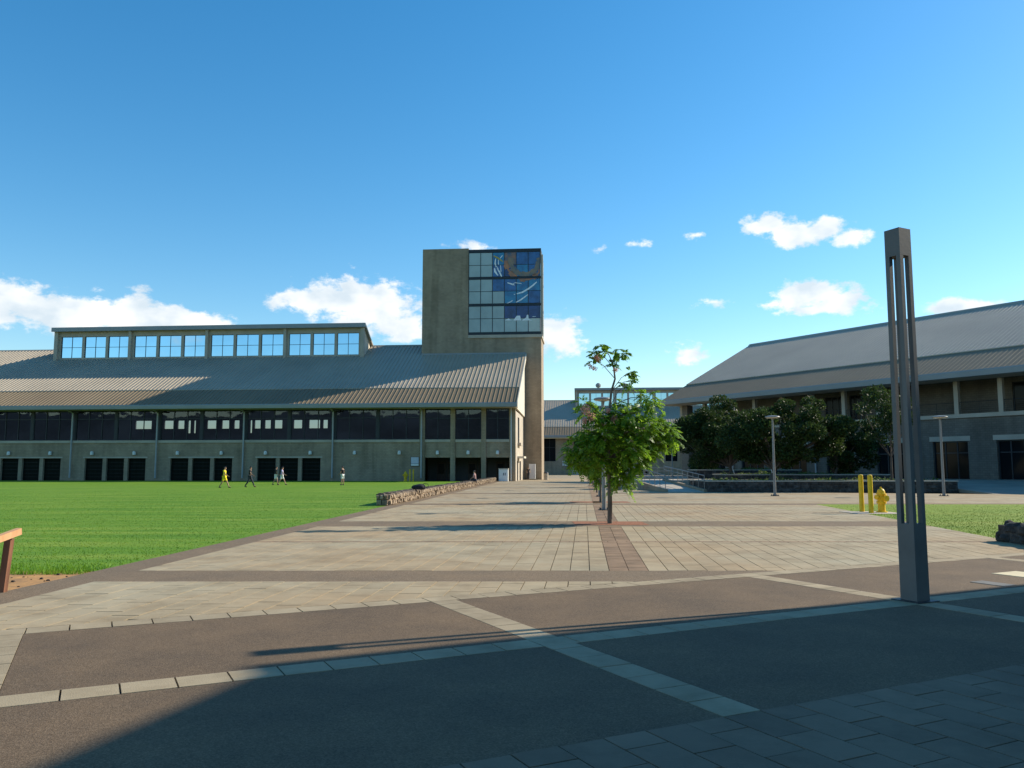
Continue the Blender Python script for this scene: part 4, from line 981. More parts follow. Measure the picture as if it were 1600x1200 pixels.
# ------------------------------------------------------------------ pylon
PX, PY = sr(9.0, 6.85)
py_ = thing('light_pylon', 'tall dark grey square pylon with four slotted legs on the terrace', 'pylon', (PX, PY, 0), PHI)
hw, ht = .115, .108; lw_, ZT = .060, 4.62
def sect(z): return hw+(ht-hw)*z/ZT
m_ = MB(); a, b = sect(0), sect(.93)
m_.hexa([(-a,-a,-.02),(a,-a,-.02),(a,a,-.02),(-a,a,-.02),(-b,-b,.93),(b,-b,.93),(b,b,.93),(-b,b,.93)]); m_.build('base', PYLON, py_)
a, b = sect(4.27), sect(ZT)
m_ = MB(); m_.hexa([(-a,-a,4.27),(a,-a,4.27),(a,a,4.27),(-a,a,4.27),(-b,-b,ZT),(b,-b,ZT),(b,b,ZT),(-b,b,ZT)]); m_.build('head', PYLON, py_)
for ix in (-1, 1):
    for iy in (-1, 1):
        a, b = sect(.93), sect(4.27); P = []
        for z, s in ((.9305, a), (4.2695, b)):
            xs2 = sorted((ix*s, ix*(s-lw_))); ys2 = sorted((iy*s, iy*(s-lw_)))
            P += [(xs2[0],ys2[0],z),(xs2[1],ys2[0],z),(xs2[1],ys2[1],z),(xs2[0],ys2[1],z)]
        m_ = MB(); m_.hexa(P); m_.build('leg', PYLON, py_)
m_ = MB(); m_.box(-.19, .19, -.19, .19, -.004, .012); m_.build('foot_plate', DARKM, py_)

# ------------------------------------------------------------------ lamp posts
def lamp_post(label, x, y, h, group, z=0.0, r=.43):
    t = thing('lamp_post', label, 'lamp', (x, y, z), 0, group)
    m_ = MB(); m_.box(-.2, .2, -.2, .2, -.01, .03)
    m_.build('base_plate', DARKM, t)
    for ix in (-.14, .14):
        for iy in (-.14, .14): m_ = MB(); m_.lathe([(.028,.03),(.028,.085),(.012,.1)], (ix, iy, 0), 6); m_.build('anchor_bolt', DARKM, t)
    m_ = MB(); m_.tube([(0,0,.03),(0,0,h*.5),(0,0,h-.12)], [.085,.07,.055], 12); shade_auto(m_.build('pole', LAMPG, t))
    m_ = MB(); m_.lathe([(.06,h-.16),(.07,h-.10),(.20,h-.07)], (0,0,0), 16); m_.build('collar', LAMPG, t)
    m_ = MB(); m_.lathe([(.20,h-.068),(r*.94,h-.04),(r,h),(r*.97,h+.03),(r*.6,h+.07),(.05,h+.09)], (0,0,0), 24); shade_auto(m_.build('lamp_head', LAMPG, t))
    m_ = MB(); m_.lathe([(r*.3,h-.075),(r*.84,h-.055),(r*.86,h-.042)], (0,0,0), 20); m_.build('diffuser', WHITE, t)
    return t
lamp_post('grey disc headed lamp post standing before the long low planter', 15.37, 48.3, 4.62, 'disc lamp posts')
lamp_post('grey disc headed lamp post beyond the small lawn past the planter end', 25.25, 48.3, 4.62, 'disc lamp posts')
lx = [(3.56,32.0),(5.01,47.2),(6.43,62.9),(7.85,78.5),(9.2,94.0)]
names = ['first','second','third','fourth','fifth']
for i, (x, y) in enumerate(lx):
    lamp_post('grey lamp post in the walkway tree row, %s one behind the leading tree' % names[i], x, y, 4.3, 'lamp posts in the tree row', r=.36)
lamp_post('slender lamp post on the forecourt by the open gallery end', 18.3, 94, 3.1, 'disc lamp posts', TZ, .32)
lamp_post('slender lamp post on the forecourt behind the rear planter', 20.4, 91, 3.0, 'disc lamp posts', TZ, .32)

# ------------------------------------------------------------------ bollards and hydrants
def bollard(label, x, y, h=1.38, r=.085, group='yellow bollards'):
    t = thing('bollard', label, 'bollard', (x, y, 0), 0, group)
    m_ = MB(); m_.lathe([(r,-.02),(r,h-.06)], (0,0,0), 14); shade_auto(m_.build('post', YELLOW, t))
    m_ = MB(); m_.lathe([(r,h-.0595),(r*.92,h-.025),(r*.6,h-.005),(r*.1,h)], (0,0,0), 14); shade_auto(m_.build('cap', YELLOW, t))
def hydrant(label, x, y, s=1.0, rz=.4):
    t = thing('fire_hydrant', label, 'hydrant', (x, y, 0), rz)
    m_ = MB(); m_.lathe([(.19,-.01),(.19,.05),(.13,.06),(.125,.32),(.17,.33),(.17,.40),(.135,.41),(.13,.66)], (0,0,0), 16); shade_auto(m_.build('barrel', YELLOW, t), 30)
    m_ = MB(); m_.lathe([(.175,.66),(.175,.70),(.14,.71),(.13,.79),(.09,.85),(.035,.88),(.035,.93)], (0,0,0), 16); shade_auto(m_.build('bonnet', YELLOW, t), 30)
    for d in ((1,0),(-1,0)):
        m_ = MB(); m_.tube([(d[0]*.1,0,.56),(d[0]*.20,0,.56)], .07, 12); m_.tube([(d[0]*.2005,0,.56),(d[0]*.26,0,.56)], .09, 8); m_.build('side_nozzle', YELLOW, t)
    m_ = MB(); m_.tube([(0,-.1,.52),(0,-.20,.52)], .09, 12); m_.tube([(0,-.2005,.52),(0,-.27,.52)], .115, 8); m_.build('front_nozzle', YELLOW, t)
    for k in range(6):
        a = k*math.pi/3; m_ = MB(); m_.lathe([(.018,.405),(.018,.435)], (.152*math.cos(a), .152*math.sin(a), 0), 6); m_.build('bolt', YELLOW, t)
    t.scale = (s, s, s)
bollard('yellow steel bollard on the small lawn, the one farther from the hydrant', *gp(1347, 800))
bollard('yellow steel bollard on the small lawn right beside the hydrant', *gp(1361.5, 802))
hydrant('yellow fire hydrant on the small lawn next to two bollards', *gp(1378, 801))
def libw(x, v, z=0): return (LIB[0]+math.cos(TH)*x+math.sin(TH)*v, LIB[1]-math.sin(TH)*x+math.cos(TH)*v, z)
p = libw(-12.85, -1.6); bollard('yellow bollard by the hall wall below the notice sign, nearer the hydrant', p[0], p[1], 1.5, .09)
p = libw(-12.4, -1.7); bollard('yellow bollard by the hall wall beside the downpipe', p[0], p[1], 1.5, .09)
p = libw(-13.45, -1.5); hydrant('yellow fire hydrant against the hall wall across the lawn', p[0], p[1], 1.35)
pad = MB(); h0 = gp(1362, 802); pad.box(h0[0]-.7, h0[0]+1.0, h0[1]-.5, h0[1]+1.2, -.05, .012); tag(pad.build('concrete_pad', CONC_L), 'pale concrete pad under the bollards and hydrant', kind='structure')

# notice sign, bins, cabinet by the hall
p = libw(-12.55, -.02); sg = thing('wall_sign', 'pale notice sign with grey lower strip on the hall wall', 'sign', (p[0], p[1], 1.6), -TH)
m_ = MB(); m_.box(-.55, .55, -.10, -.02, .3, 1.5); m_.build('board', DARKM, sg)
m_ = MB(); m_.box(-.5, .5, -.115, -.102, .62, 1.45); m_.build('face', mat('pale_lilac_print', (.55,.56,.62), .5, .05, 3), sg)
m_ = MB(); m_.box(-.5, .5, -.115, -.102, .35, .58); m_.build('lower_strip', WHITE, sg)
p = libw(-.95, -1.2); bn = thing('white_bin', 'white waste bin cabinet with dark mark at the hall entrance', 'bin', p, -TH)
m_ = MB(); m_.box(-.58, .58, -.4, .4, 0, 1.5); m_.build('cabinet', WHITE, bn)
m_ = MB(); m_.box(-.62, .62, -.44, .44, 1.503, 1.62); m_.build('lid', CONC_L, bn)
for dx_, s in ((-.02, .12), (.2, .10)):
    m_ = MB(); m_.poly([(dx_-.04, -.402, .75), (dx_+.06, -.402, .72), (dx_+s, -.402, 1.05), (dx_+.02, -.402, 1.08)]); m_.build('printed_mark', DARKM, bn)
p = libw(1.75, 13.4); cb = thing('white_cabinet', 'tall white cabinet standing at the foot of the tower', 'cabinet', p, -TH)
m_ = MB(); m_.box(-.46, .46, -.3, .3, .12, 2.25); m_.build('body', WHITE, cb)
m_ = MB(); m_.box(-.40, .40, -.325, -.303, .25, 2.15); m_.build('door', mat('pale_door', (.62,.62,.64), .45, .04, 2), cb)
for xx in (-.4, .3): m_ = MB(); m_.box(xx, xx+.1, -.25, .25, -.01, .118); m_.build('foot', DARKM, cb)
p = libw(3.75, 12.5); tb = thing('waste_bin', 'grey round waste bin at the tower corner', 'bin', p)
m_ = MB(); m_.lathe([(.3,0),(.34,.9)], (0,0,0), 14); m_.build('body', CONC_L, tb); m_ = MB(); m_.lathe([(.35,.902),(.3,1.05),(.1,1.12)], (0,0,0), 14); m_.build('lid', DARKM, tb)
fbp = Vector((fb.location.x, fb.location.y, 0))
def fw_(x, v): return (fbp.x+math.cos(TH)*x+math.sin(TH)*v, fbp.y-math.sin(TH)*x+math.cos(TH)*v, 0)
q = thing('planter_box', 'pale concrete box standing before the far hall', 'planter', fw_(-12.0, -3), -TH)
m_ = MB(); m_.box(-.8, .8, -.5, .5, -.01, 1.1); m_.build('tub', CONC_L, q); m_ = MB(); m_.box(-.9, .9, -.6, .6, 1.103, 1.2); m_.build('rim', CREAM, q)
q = thing('entrance_railing', 'grey steel railing before the door of the far hall', 'railing', fw_(-5.5, -4), -TH)
railing(q, [(0,0,0),(2.2,-.8,0)], 1.5, 'rail_panel', m=STEEL, pr=.05)
q = thing('wall_notice', 'small pale notice on the wall of the far hall', 'sign', fw_(-14.6, -.06), -TH)
m_ = MB(); m_.box(-.7, .7, -.04, .0, 2.3, 3.5); m_.build('board', WHITE, q)
m_ = MB(); m_.box(-.6, .6, -.06, -.042, 2.7, 3.1); m_.build('print_strip', PIPE, q)

# ------------------------------------------------------------------ wooden handrail at the lawn corner
wr = thing('wooden_handrail', 'weathered reddish wooden rail on a leaning post at the lawn corner', 'railing', (*gp(3, 925), 0))
o0 = Vector(wr.location)
T = at(15, 838, o0.y)-o0; E1 = at(30, 830, o0.y+.02)-o0; E0 = Vector((-6.62, 8.4, .36))-o0
def beam(p, q, w, h):
    p, q = Vector(p), Vector(q); d = (q-p).normalized(); s = d.cross(Vector((0,0,1))).normalized()*w/2; u = s.cross(d).normalized()*h/2
    return [p-s-u, p+s-u, q+s-u, q-s-u, p-s+u, p+s+u, q+s+u, q-s+u]
m_ = MB(); d0 = Vector((T.x, T.y, T.z)); s = .042
m_.hexa([(-s,-s,-.05),(s,-s,-.05),(s,s,-.05),(-s,s,-.05),(T.x-s,T.y-s,T.z-.03),(T.x+s,T.y-s,T.z-.03),(T.x+s,T.y+s,T.z-.03),(T.x-s,T.y+s,T.z-.03)]); m_.build('post', mat('dark_red_wood', (.20,.085,.045), .8, .25, 6, 6, bump=.3, stretch=(1,1,.2)), wr)
m_ = MB(); m_.hexa(beam(E0, E1, .075, .085)); m_.build('rail', WOOD, wr)
dd = (E1-E0).normalized(); c = E1-dd*.055; m_ = MB()
m_.box(c.x-.018, c.x+.018, c.y-.052, c.y-.036, c.z-.034, c.z+.034); m_.build('tenon', mat('tenon_wood', (.25,.09,.03), .8, .2, 8), wr)
m_ = MB(); f0 = E0-T*0; m_.tube([(E0.x+.1, E0.y, -.05-0.0), (E0.x+.1, E0.y, max(E0.z, .1))], .05, 6); m_.build('post', WOOD, wr)

# ------------------------------------------------------------------ trees
def make_mesh_quads(name, V, m):            # V: (n,4,3)
    n = len(V); me = bpy.data.meshes.new(name); me.vertices.add(n*4); me.vertices.foreach_set('co', V.reshape(-1)); me.loops.add(n*4); me.loops.foreach_set('vertex_index', np.arange(n*4))
    me.polygons.add(n); me.polygons.foreach_set('loop_start', np.arange(n)*4); me.polygons.foreach_set('loop_total', np.full(n, 4)); me.materials.append(m); me.update(); me.validate(); return me
def unit(a): return a/np.maximum(np.linalg.norm(a, axis=-1, keepdims=True), 1e-9)
def leaf_quads(C, D, Ln, Wd, rs, fold=.15):
    """rhombic leaves at C along D"""
    n = len(C); D = unit(D); S = unit(np.cross(D, unit(rs.normal(size=(n, 3))))); U = np.cross(S, D)
    Ln = Ln[:, None]; Wd = Wd[:, None]
    return np.stack([C, C+D*Ln*.45+S*Wd+U*Wd*fold, C+D*Ln, C+D*Ln*.45-S*Wd+U*Wd*fold], 1)
def sprays(centres, radii, n_per, rs, slen=.42, pairs=9, leaf=.085, lw=.024, droop=.9, wind=(0.25, 0, 0)):
    """feathery compound leaves: rachis with leaflet pairs, drooping at the tip"""
    out = []
    for c, r in zip(centres, radii):
        n = max(9, int((n_per*1.5 if r > .18 else n_per)*(r/.35)**2)); sl_ = slen*(1 if r > .18 else .72)
        u = unit(rs.normal(size=(n, 3))); st = np.array(c)+u*(np.array([r, r, r*.8])*rs.random((n, 1))**.5)*.85
        d = unit(u*np.array([1, 1, .5])+np.array([0, 0, .12])+np.array(wind)*.6+rs.normal(size=(n, 3))*.35)
        L0 = sl_*(.7+.6*rs.random(n)); side = unit(np.cross(d, np.array([0, 0, 1.0])+rs.normal(size=(n, 3))*.15))
        for k in range(pairs):
            f = (k+1)/pairs; p = st+d*(L0*f)[:, None]; p[:, 2] -= droop*L0*f*f*.75
            dd = d.copy(); dd[:, 2] -= droop*f*1.2; dd = unit(dd)
            ll = leaf*(.75+.5*math.sin(math.pi*min(f, .95)))*(.8+.4*rs.random(n)); nu = np.cross(side, dd)
            for s in (-1, 1):
                q = unit(side*s*.9+dd*.55+np.array([0, 0, -.35])+rs.normal(size=(n, 3))*.12)
                w = unit(np.cross(q, nu)+rs.normal(size=(n, 3))*.1)*(lw*(.8+.4*rs.random((n, 1))))
                out.append(np.stack([p, p+q*(ll*.45)[:, None]+w, p+q*ll[:, None], p+q*(ll*.45)[:, None]-w], 1))
    return np.concatenate(out)
def limb(mb, pts, r0, r1, seg=7):
    pts = [Vector(p) for p in pts]; fine = []
    for i in range(len(pts)-1):
        for k in range(3):
            fine.append(pts[i].lerp(pts[i+1], k/3)+Vector((random.uniform(-1, 1), random.uniform(-1, 1), 0))*r0*.18*(0 < i or k > 0))
    fine.append(pts[-1]); n = len(fine)
    mb.tube(fine, [r0+(r1-r0)*i/(n-1) for i in range(n)], seg)

# young shower tree in the walkway
TB = Vector((*gp(953, 818), 0)); TY = TB.y
t1 = thing('shower_tree', 'young feathery green tree with pink blossom leading the walkway row', 'tree', TB, group='trees in the walkway row')
def tp(px, py, dy=0.0): return at(px, py, TY+dy)-TB
mb = MB(); trunk_px = [(953,819),(953,785),(952,750),(951,715),(950,690),(951,660),(953,635),(955,612),(961,592),(959,575),(955,562)]
pts = [tp(x, y) for x, y in trunk_px]; pts[0].z = -.05
mb.tube(pts, [.075,.068,.062,.058,.052,.046,.040,.034,.028,.022,.016], 10)
CL = [(940,540,.17,0),(931,551,.17,.1),(946,549,.10,-.1),(966,549,.17,0),(975,553,.12,.05),(928,563,.10,.1),(957,569,.11,0),(984,582,.19,0),(990,594,.14,.1),(977,602,.11,-.1),
 (1012,620,.24,.1),(1018,631,.20,-.2),(1002,644,.3,.2),(984,648,.30,-.3),(912,630,.22,.1),(917,644,.28,.2),(936,653,.33,-.2),(966,650,.30,-.2),(972,632,.14,.1),(963,668,.4,.3),(1027,663,.34,.1),(1044,673,.26,.2),
 (1005,670,.42,-.2),(978,676,.42,.2),(945,680,.40,-.4),(916,675,.33,.1),(902,690,.33,.2),(925,697,.40,-.3),(955,703,.42,.4),(985,702,.45,-.4),(1014,692,.36,.1),(1033,690,.26,.2),(1050,682,.20,.1),
 (893,704,.26,.0),(899,716,.24,.1),(912,724,.28,.1),(935,722,.28,-.3),(965,726,.36,.1),(995,722,.36,-.2),(1010,710,.26,0),(966,745,.26,-.1),(974,757,.20,.0),(982,742,.24,.2),(958,758,.14,.1)]
cen = []; rad = []
for (x, y, r, dy) in CL: cen.append(tuple(tp(x, y, dy*1.6))); rad.append(r*(.92 if y > 606 else .72))
for c, (x, y, r, dy) in zip(cen, CL):
    yy = min(max(y+22, 560), 720); pi = min(range(len(trunk_px)), key=lambda i: abs(trunk_px[i][1]-yy)); a = pts[pi]; c = Vector(c)
    mid = a.lerp(c, .55)+Vector((0, 0, .10)); limb(mb, [a, mid, c], .020 if y > 605 else .012, .005, 5)
shade_auto(mb.build('trunk', BARK, t1))
rs = np.random.default_rng(11)
V1 = sprays(cen, rad, 38, rs, slen=.30, leaf=.095, lw=.026, droop=.62)
crown_me = make_mesh_quads('crown', V1, LEAF1); mkobj('crown', crown_me, t1)
bl = [(931,557,.10),(935,562,.09),(924,573,.08),(929,576,.07),(921,570,.05),(962,577,.09),(915,640,.16),(924,652,.13),(913,657,.10),(960,655,.12),(950,642,.08),(945,665,.1)]
Vb = []
for (x, y, r) in bl:
    c = np.array(tp(x, y, -.5 if y > 600 else 0)); n = int(110*(r/.1)**2); d = unit(rs.normal(size=(n, 3))); C = c+d*r*rs.random((n, 1))**.4
    Vb.append(leaf_quads(C, rs.normal(size=(n, 3)), .03+.02*rs.random(n), .013+.006*rs.random(n), rs))
mkobj('blossom', make_mesh_quads('blossom', np.concatenate(Vb), BLOSS), t1)
# the others of the row behind it
ordn = ['second', 'third', 'fourth', 'fifth']
for i, (x, y) in enumerate(((4.22, 39.4), (5.65, 55), (7.05, 70.6), (8.4, 86))):
    t = thing('shower_tree', 'feathery young tree hidden behind the leading tree, %s in the walkway row' % ordn[i], 'tree', (x, y, 0), 1.7*(i+1), 'trees in the walkway row')
    t.scale = (.8-.03*i, .8-.03*i, .82-.05*i)
    for ch in list(t1.children):
        if ch.name.startswith('blossom'): continue
        c = ch.copy(); col.objects.link(c); c.parent = t

def broad_tree(label, x, y, z0, H, crown_c, crown_r, lean, nclump, seed, leaf=.20, trunk_r=.13, stake=False, dens=1.0, group='broadleaf trees of the planters'):
    """dark glossy tree: forked trunk, limbs and leaf clumps through an uneven crown"""
    rs = np.random.default_rng(seed); rd = random.Random(seed)
    t = thing('planter_tree', label, 'tree', (x, y, z0), group=group)
    cx, cy, cz = crown_c; rx, ry, rz = crown_r
    mb = MB(); fork = Vector((lean[0]*.5, lean[1]*.5, max(.8, (cz-rz)*.75)))
    mb.tube([(0,0,-.15),(lean[0]*.15,0,fork.z*.4),(lean[0]*.35,lean[1]*.3,fork.z*.75),fork], [trunk_r*1.25,trunk_r,trunk_r*.9,trunk_r*.85], 9)
    C = []; Rr = []
    for k in range(nclump):
        d = Vector((rd.gauss(0, 1), rd.gauss(0, 1), rd.gauss(0, 1))).normalized(); f = rd.uniform(.25, .95)**.6
        c = Vector((cx+d.x*rx*f, cy+d.y*ry*f, cz+d.z*rz*f)); r = rd.uniform(.32, 1.0)*min(rx, rz)*.33
        C.append(c); Rr.append(r)
        if k % 2 == 0:
            mid = fork.lerp(c, .5)+Vector((rd.uniform(-.2, .2), rd.uniform(-.2, .2), .15)); limb(mb, [fork, mid, c], trunk_r*.45, .012, 6)
    shade_auto(mb.build('trunk', BARK_D, t))
    out = []
    for c, r in zip(C, Rr):
        n = int(420*dens*(r/.6)**2)+40; u = unit(rs.normal(size=(n, 3))); P = np.array(c)+u*(r*np.array([1.15, 1.15, .8]))*rs.random((n, 1))**.33
        D = unit(u+np.array([0, 0, .1])+rs.normal(size=(n, 3))*.6); out.append(leaf_quads(P, D, leaf*(.7+.6*rs.random(n)), leaf*.30*(.8+.4*rs.random(n)), rs, .3))
    mkobj('crown', make_mesh_quads('crown', np.concatenate(out), LEAF2), t)
    if stake:
        s = MB(); s.tube([(.35, -.1, -.1), (.12, 0, fork.z*1.05)], .035, 6); s.build('stake', WHITE, t)
    return t
def px_x(px, Y): return (px-800)/FPX*Y*1.006
broad_tree('dense dark tree over the rear of the ramp by the gallery end', px_x(1100, 80), 79.0, TZ, 7, (0,0,3.7), (3.9,2.6,3.1), (0,0), 44, 21, group=None)
broad_tree('dark round crowned tree growing in the middle planter with a staked pale trunk', px_x(1139, 68), 68.2, .9, 7, (-.3,0,3.6), (4.2,2.6,2.9), (-.1,0), 66, 22, stake=True)
broad_tree('wide spreading tree with a leaning trunk in the long low planter', px_x(1198, 58.6), 58.6, .62, 7, (1.3,.3,3.6), (4.9,2.6,2.45), (.75,.2), 84, 23, trunk_r=.17, stake=True)
broad_tree('glossy leaved low tree with forked trunk at the middle planter end', px_x(1299, 68.5), 68.5, .95, 6, (1.0,0,2.9), (2.9,2.0,2.6), (.5,0), 40, 24, trunk_r=.11)
broad_tree('slim sparse tree with a pale thin trunk at the end of the long low planter', px_x(1386, 59), 59.0, .62, 8, (.1,0,5.0), (2.3,1.6,2.6), (.05,0), 19, 25, trunk_r=.09, dens=.5)

# ------------------------------------------------------------------ people
def skin_mesh(name, verts, edges, radii, root, m, sub=1):
    me = bpy.data.meshes.new(name); me.from_pydata(verts, edges, []); o = bpy.data.objects.new(name, me); col.objects.link(o)
    md = o.modifiers.new('skin', 'SKIN'); md.use_smooth_shade = True
    lay = me.skin_vertices[0].data
    for i, r in enumerate(radii): lay[i].radius = (r, r) if not isinstance(r, tuple) else r; lay[i].use_root = (i == root)
    sb = o.modifiers.new('sub', 'SUBSURF'); sb.levels = sub; sb.render_levels = sub
    dg = bpy.context.evaluated_depsgraph_get(); me2 = bpy.data.meshes.new_from_object(o.evaluated_get(dg)); me2.name = name
    bpy.data.objects.remove(o); me2.materials.clear(); me2.materials.append(m); return me2
def cloth(name, c): return mat(name, c, .85, .1, 8, 4)
SKINM = mat('skin', (.36, .20, .13), .55, .06, 10); HAIRM = mat('dark_hair', (.012, .009, .008), .5, .2, 30); SHOEM = mat('dark_shoe', (.03, .03, .035), .6, .2, 10)
def person(label, loc, heading, pose, shirt, legs, long_legs=False, hgt=1.74):
    t = thing('person', label, 'person', loc, heading)
    s = hgt/1.74
    seat = pose == 'sit'
    hipz = .08 if seat else .93
    J = {'pel': (0,0,hipz), 'belly': (0,0,hipz+.16), 'chest': (.01,0,hipz+.38), 'neckb': (.0,0,hipz+.53), 'neck': (.015,0,hipz+.60), 'jaw': (.045,0,hipz+.655), 'head': (.03,0,hipz+.73), 'crown': (.02,0,hipz+.79)}
    if seat: lean = .10
    else: lean = .03
    for k in J: J[k] = (J[k][0]+lean*(J[k][2]-hipz), 0, J[k][2])
    def leg(side, a_th, a_kn):
        y = .095*side; hx = (0, y, hipz-.03); k = (.44*math.sin(a_th), y*1.0, hx[2]-.44*math.cos(a_th)); an = (k[0]+.42*math.sin(a_th-a_kn), y, k[2]-.42*math.cos(a_th-a_kn))
        toe = (an[0]+.17*math.cos(max(-.2, a_th-a_kn)*.5), y*1.15, an[2]-.045-.05*max(0, -(a_th-a_kn))); return hx, k, an, toe
    walk = {'walk': ((.48,.10), (-.30,.30)), 'stand': ((.06,.04), (-.05,.04)), 'sit': ((1.45,1.40), (1.40,1.50)), 'stroll': ((.30,.12), (-.22,.28))}[pose]
    arm = {'walk': (-.35,.45), 'stand': (.12,.05), 'sit': (.35,.5), 'stroll': (-.25,.3)}[pose]
    V = []; E = []; Rd = []; ix = {}
    def add(k, p, r, par=None):
        ix[k] = len(V); V.append(p); Rd.append(r)
        if par: E.append((ix[par], ix[k]))
    add('pel', J['pel'], .125); add('belly', J['belly'], .115, 'pel'); add('chest', J['chest'], .125, 'belly'); add('neckb', J['neckb'], .075, 'chest'); add('neck', J['neck'], .052, 'neckb'); add('jaw', J['jaw'], .068, 'neck'); add('head', J['head'], .088, 'jaw'); add('crown', J['crown'], .062, 'head')
    add('nose', (J['jaw'][0]+.085, 0, J['jaw'][2]+.045), .014, 'jaw')
    legs_j = {}; arms_j = {}
    for sd2, (a1, a2) in zip((1, -1), walk):
        h, k, an, toe = leg(sd2, a1, a2); legs_j[sd2] = (h, k, an, toe); n = 'l' if sd2 > 0 else 'r'
        add('hip'+n, h, .095, 'pel'); add('knee'+n, k, .058, 'hip'+n); add('calf'+n, tuple((k[i]*.65+an[i]*.35) for i in range(3)), .056, 'knee'+n); add('ank'+n, an, .037, 'calf'+n); add('toe'+n, toe, .035, 'ank'+n)
    for sd2, a in zip((1, -1), arm):
        n = 'l' if sd2 > 0 else 'r'; sh = (J['neckb'][0]-.01, .185*sd2, J['neckb'][2]-.035); el_ = (sh[0]+.29*math.sin(a), .225*sd2, sh[2]-.29*math.cos(a)); b = a+(.5 if pose != 'stand' else .9)
        wr_ = (el_[0]+.25*math.sin(b), .215*sd2, el_[2]-.25*math.cos(b)); hd = (wr_[0]+.08*math.sin(b), .21*sd2, wr_[2]-.08*math.cos(b)); arms_j[sd2] = (sh, el_, wr_, hd, b)
        add('sh'+n, sh, .062, 'neckb'); add('el'+n, el_, .042, 'sh'+n); add('wr'+n, wr_, .028, 'el'+n); add('hand'+n, hd, (.038), 'wr'+n)
    low = min(legs_j[1][3][2], legs_j[-1][3][2])-.035 if not seat else 0
    body = skin_mesh('body', V, E, Rd, 0, SKINM)
    fm = MB()                                # five fingers per hand
    for sd2 in (1, -1):
        sh, el_, wr_, hd, b = arms_j[sd2]; dv = Vector((math.sin(b), 0, -math.cos(b))); ac = Vector((math.cos(b), 0, math.sin(b)))
        for k, ln in enumerate((.075,.085,.08,.062)):
            p0 = Vector(hd)+ac*(.026-.017*k)+dv*.005; p1 = p0+dv*ln*.55; p2 = p1+(dv*.8+ac*.1-Vector((0,sd2,0))*.45)*ln*.5; fm.tube([p0, p1, p2], [.010,.009,.007], 6)
        p0 = Vector(wr_)+dv*.03+ac*.02; fm.tube([p0, p0+(dv*.5+ac*.8)*.035, p0+(dv*.9+ac*.7)*.065], [.012,.010,.008], 6)
    bm = bmesh.new(); bm.from_mesh(body); fme = fm.mesh('f', SKINM); bm.from_mesh(fme); bm.to_mesh(body); bm.free()
    body.polygons.foreach_set('use_smooth', [True]*len(body.polygons)); mkobj('body', body, t)
    # clothing
    v = [J['pel'], J['belly'], J['chest'], J['neckb']]; e = [(0,1),(1,2),(2,3)]; r = [.142,.132,.140,.085]
    for sd2 in (1, -1):
        sh, el_, wr_, hd, b = arms_j[sd2]; i = len(v); v += [sh, tuple(sh[k]*.4+el_[k]*.6 for k in range(3))]; e += [(3, i), (i, i+1)]; r += [.075, .066]
    so_m = skin_mesh('shirt', v, e, r, 0, shirt); mkobj('shirt', so_m, t)
    v = [J['pel']]; e = []; r = [.138]
    for sd2 in (1, -1):
        h, k, an, toe = legs_j[sd2]; i = len(v); end = an if long_legs else tuple(h[j]*.12+k[j]*.88 for j in range(3))
        v += [h, tuple((h[j]+k[j])/2 for j in range(3))]; e += [(0, i), (i, i+1)]; r += [.112, .094]
        if long_legs: v += [k, end]; e += [(i+1, i+2), (i+2, i+3)]; r += [.075, .055]
        else: v += [end]; e += [(i+1, i+2)]; r += [.088]
    mkobj('trousers' if long_legs else 'shorts', skin_mesh('legwear', v, e, r, 0, legs), t)
    hc = J['head']; bm = bmesh.new(); bmesh.ops.create_icosphere(bm, subdivisions=3, radius=1)
    for q in list(bm.verts):
        if q.co.z < -.25-.5*max(0, -q.co.x)+.75*max(0, q.co.x): q.co *= .80
    me = bpy.data.meshes.new('hair')
    for q in bm.verts: q.co = Vector((hc[0]-.008+q.co.x*.102, q.co.y*.092, hc[2]+.022+q.co.z*.105))
    bm.to_mesh(me); bm.free(); me.materials.append(HAIRM); mkobj('hair', me, t)
    for sd2 in (1, -1):
        ey = MB(); ey.lathe([(.002,-.008),(.009,0),(.002,.008)], (hc[0]+.082, .03*sd2, hc[2]-.012), 6); ey.build('eye', HAIRM, t)
        er = MB(); er.lathe([(.004,-.03),(.014,-.015),(.017,.015),(.005,.03)], (hc[0]-.002, .088*sd2, hc[2]-.02), 6); er.build('ear', SKINM, t)
        h, k, an, toe = legs_j[sd2]
        mkobj('shoe', skin_mesh('shoe', [(an[0]-.045, an[1], an[2]-.05), (an[0]+.05, an[1], an[2]-.05), toe], [(0,1),(1,2)], [.044,.046,.04], 0, SHOEM), t)
    t.scale = (s, s, s)
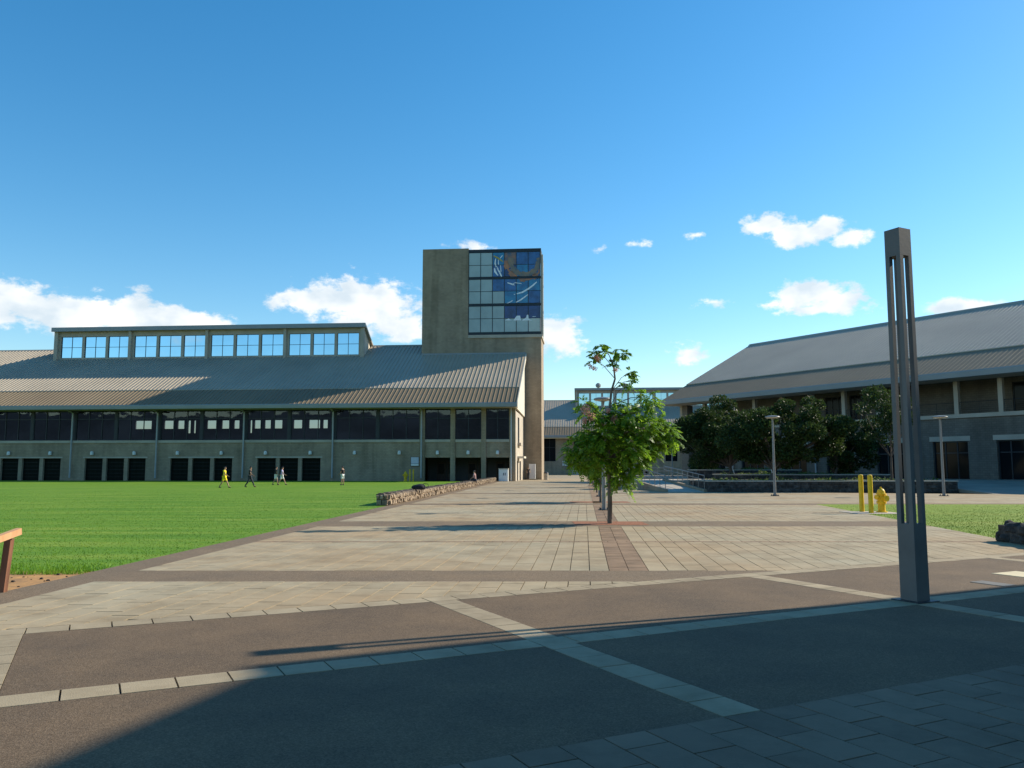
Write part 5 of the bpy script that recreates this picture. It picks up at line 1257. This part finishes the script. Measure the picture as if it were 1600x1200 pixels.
    if not seat: t.location.z = loc[2]-low*s+.012
    else: t.location.z = loc[2]+.02
    return t
CY, CK, CW, CV, CD, CP = cloth('yellow_cloth', (.85,.68,.03)), cloth('black_cloth', (.018,.018,.022)), cloth('white_cloth', (.72,.72,.70)), cloth('lilac_white_cloth', (.50,.44,.66)), cloth('dark_denim', (.03,.035,.05)), cloth('dusty_pink_cloth', (.50,.30,.27))
person('person in a yellow shirt and yellow shorts walking across the lawn', (*gp(350, 762.5), 0), 0.0, 'walk', CY, CY)
person('person in a black shirt and dark trousers walking behind the one in yellow', (*gp(390, 761.5), 0), .05, 'walk', CK, CD, True)
person('person in a loose black top and white shorts beside the one in lilac', (*gp(430.5, 758), 0), .3, 'stroll', CK, CW)
person('person in a lilac and white shirt with pale shorts walking on the lawn', (*gp(440, 758), 0), .1, 'walk', CV, CW)
person('person in a black shirt and white shorts standing alone near the blank wall', (*gp(535, 758), 0), 2.6, 'stand', CK, CW)
person('person in a dusty pink shirt seated on the long stone wall', (edge_x(74)+.18, 74, .50), 2.9, 'sit', CP, CD, False, 1.7)
p = libw(1.3, 11.5); person('person in dark clothes standing at the foot of the tower', p, -1.4, 'stand', CK, CD, True)

# black bag on the stone wall
bg = thing('black_bag', 'black soft bag lying on the near part of the stone wall', 'bag', (edge_x(43)+.20, 43, .515))
bm = bmesh.new(); bmesh.ops.create_icosphere(bm, subdivisions=3, radius=1)
for q in bm.verts:
    k = 1+.10*math.sin(q.co.x*4)+.06*math.sin(q.co.y*6+1); q.co = Vector((q.co.x*.36*k, q.co.y*.20*k, max(q.co.z, -.72)*.16*k+.115))
me = bpy.data.meshes.new('pouch'); bm.to_mesh(me); bm.free(); me.materials.append(CK); me.polygons.foreach_set('use_smooth', [True]*len(me.polygons)); mkobj('pouch', me, bg)
m_ = MB(); m_.tube([(.1,0,.22),(.26,.02,.30),(.46,0,.28),(.50,.0,.16),(.38,0,.10)], .018, 6); m_.build('strap', CK, bg)
m_ = MB(); m_.box(-.2, .15, -.215, -.15, .03, .15); m_.build('pocket', CK, bg)
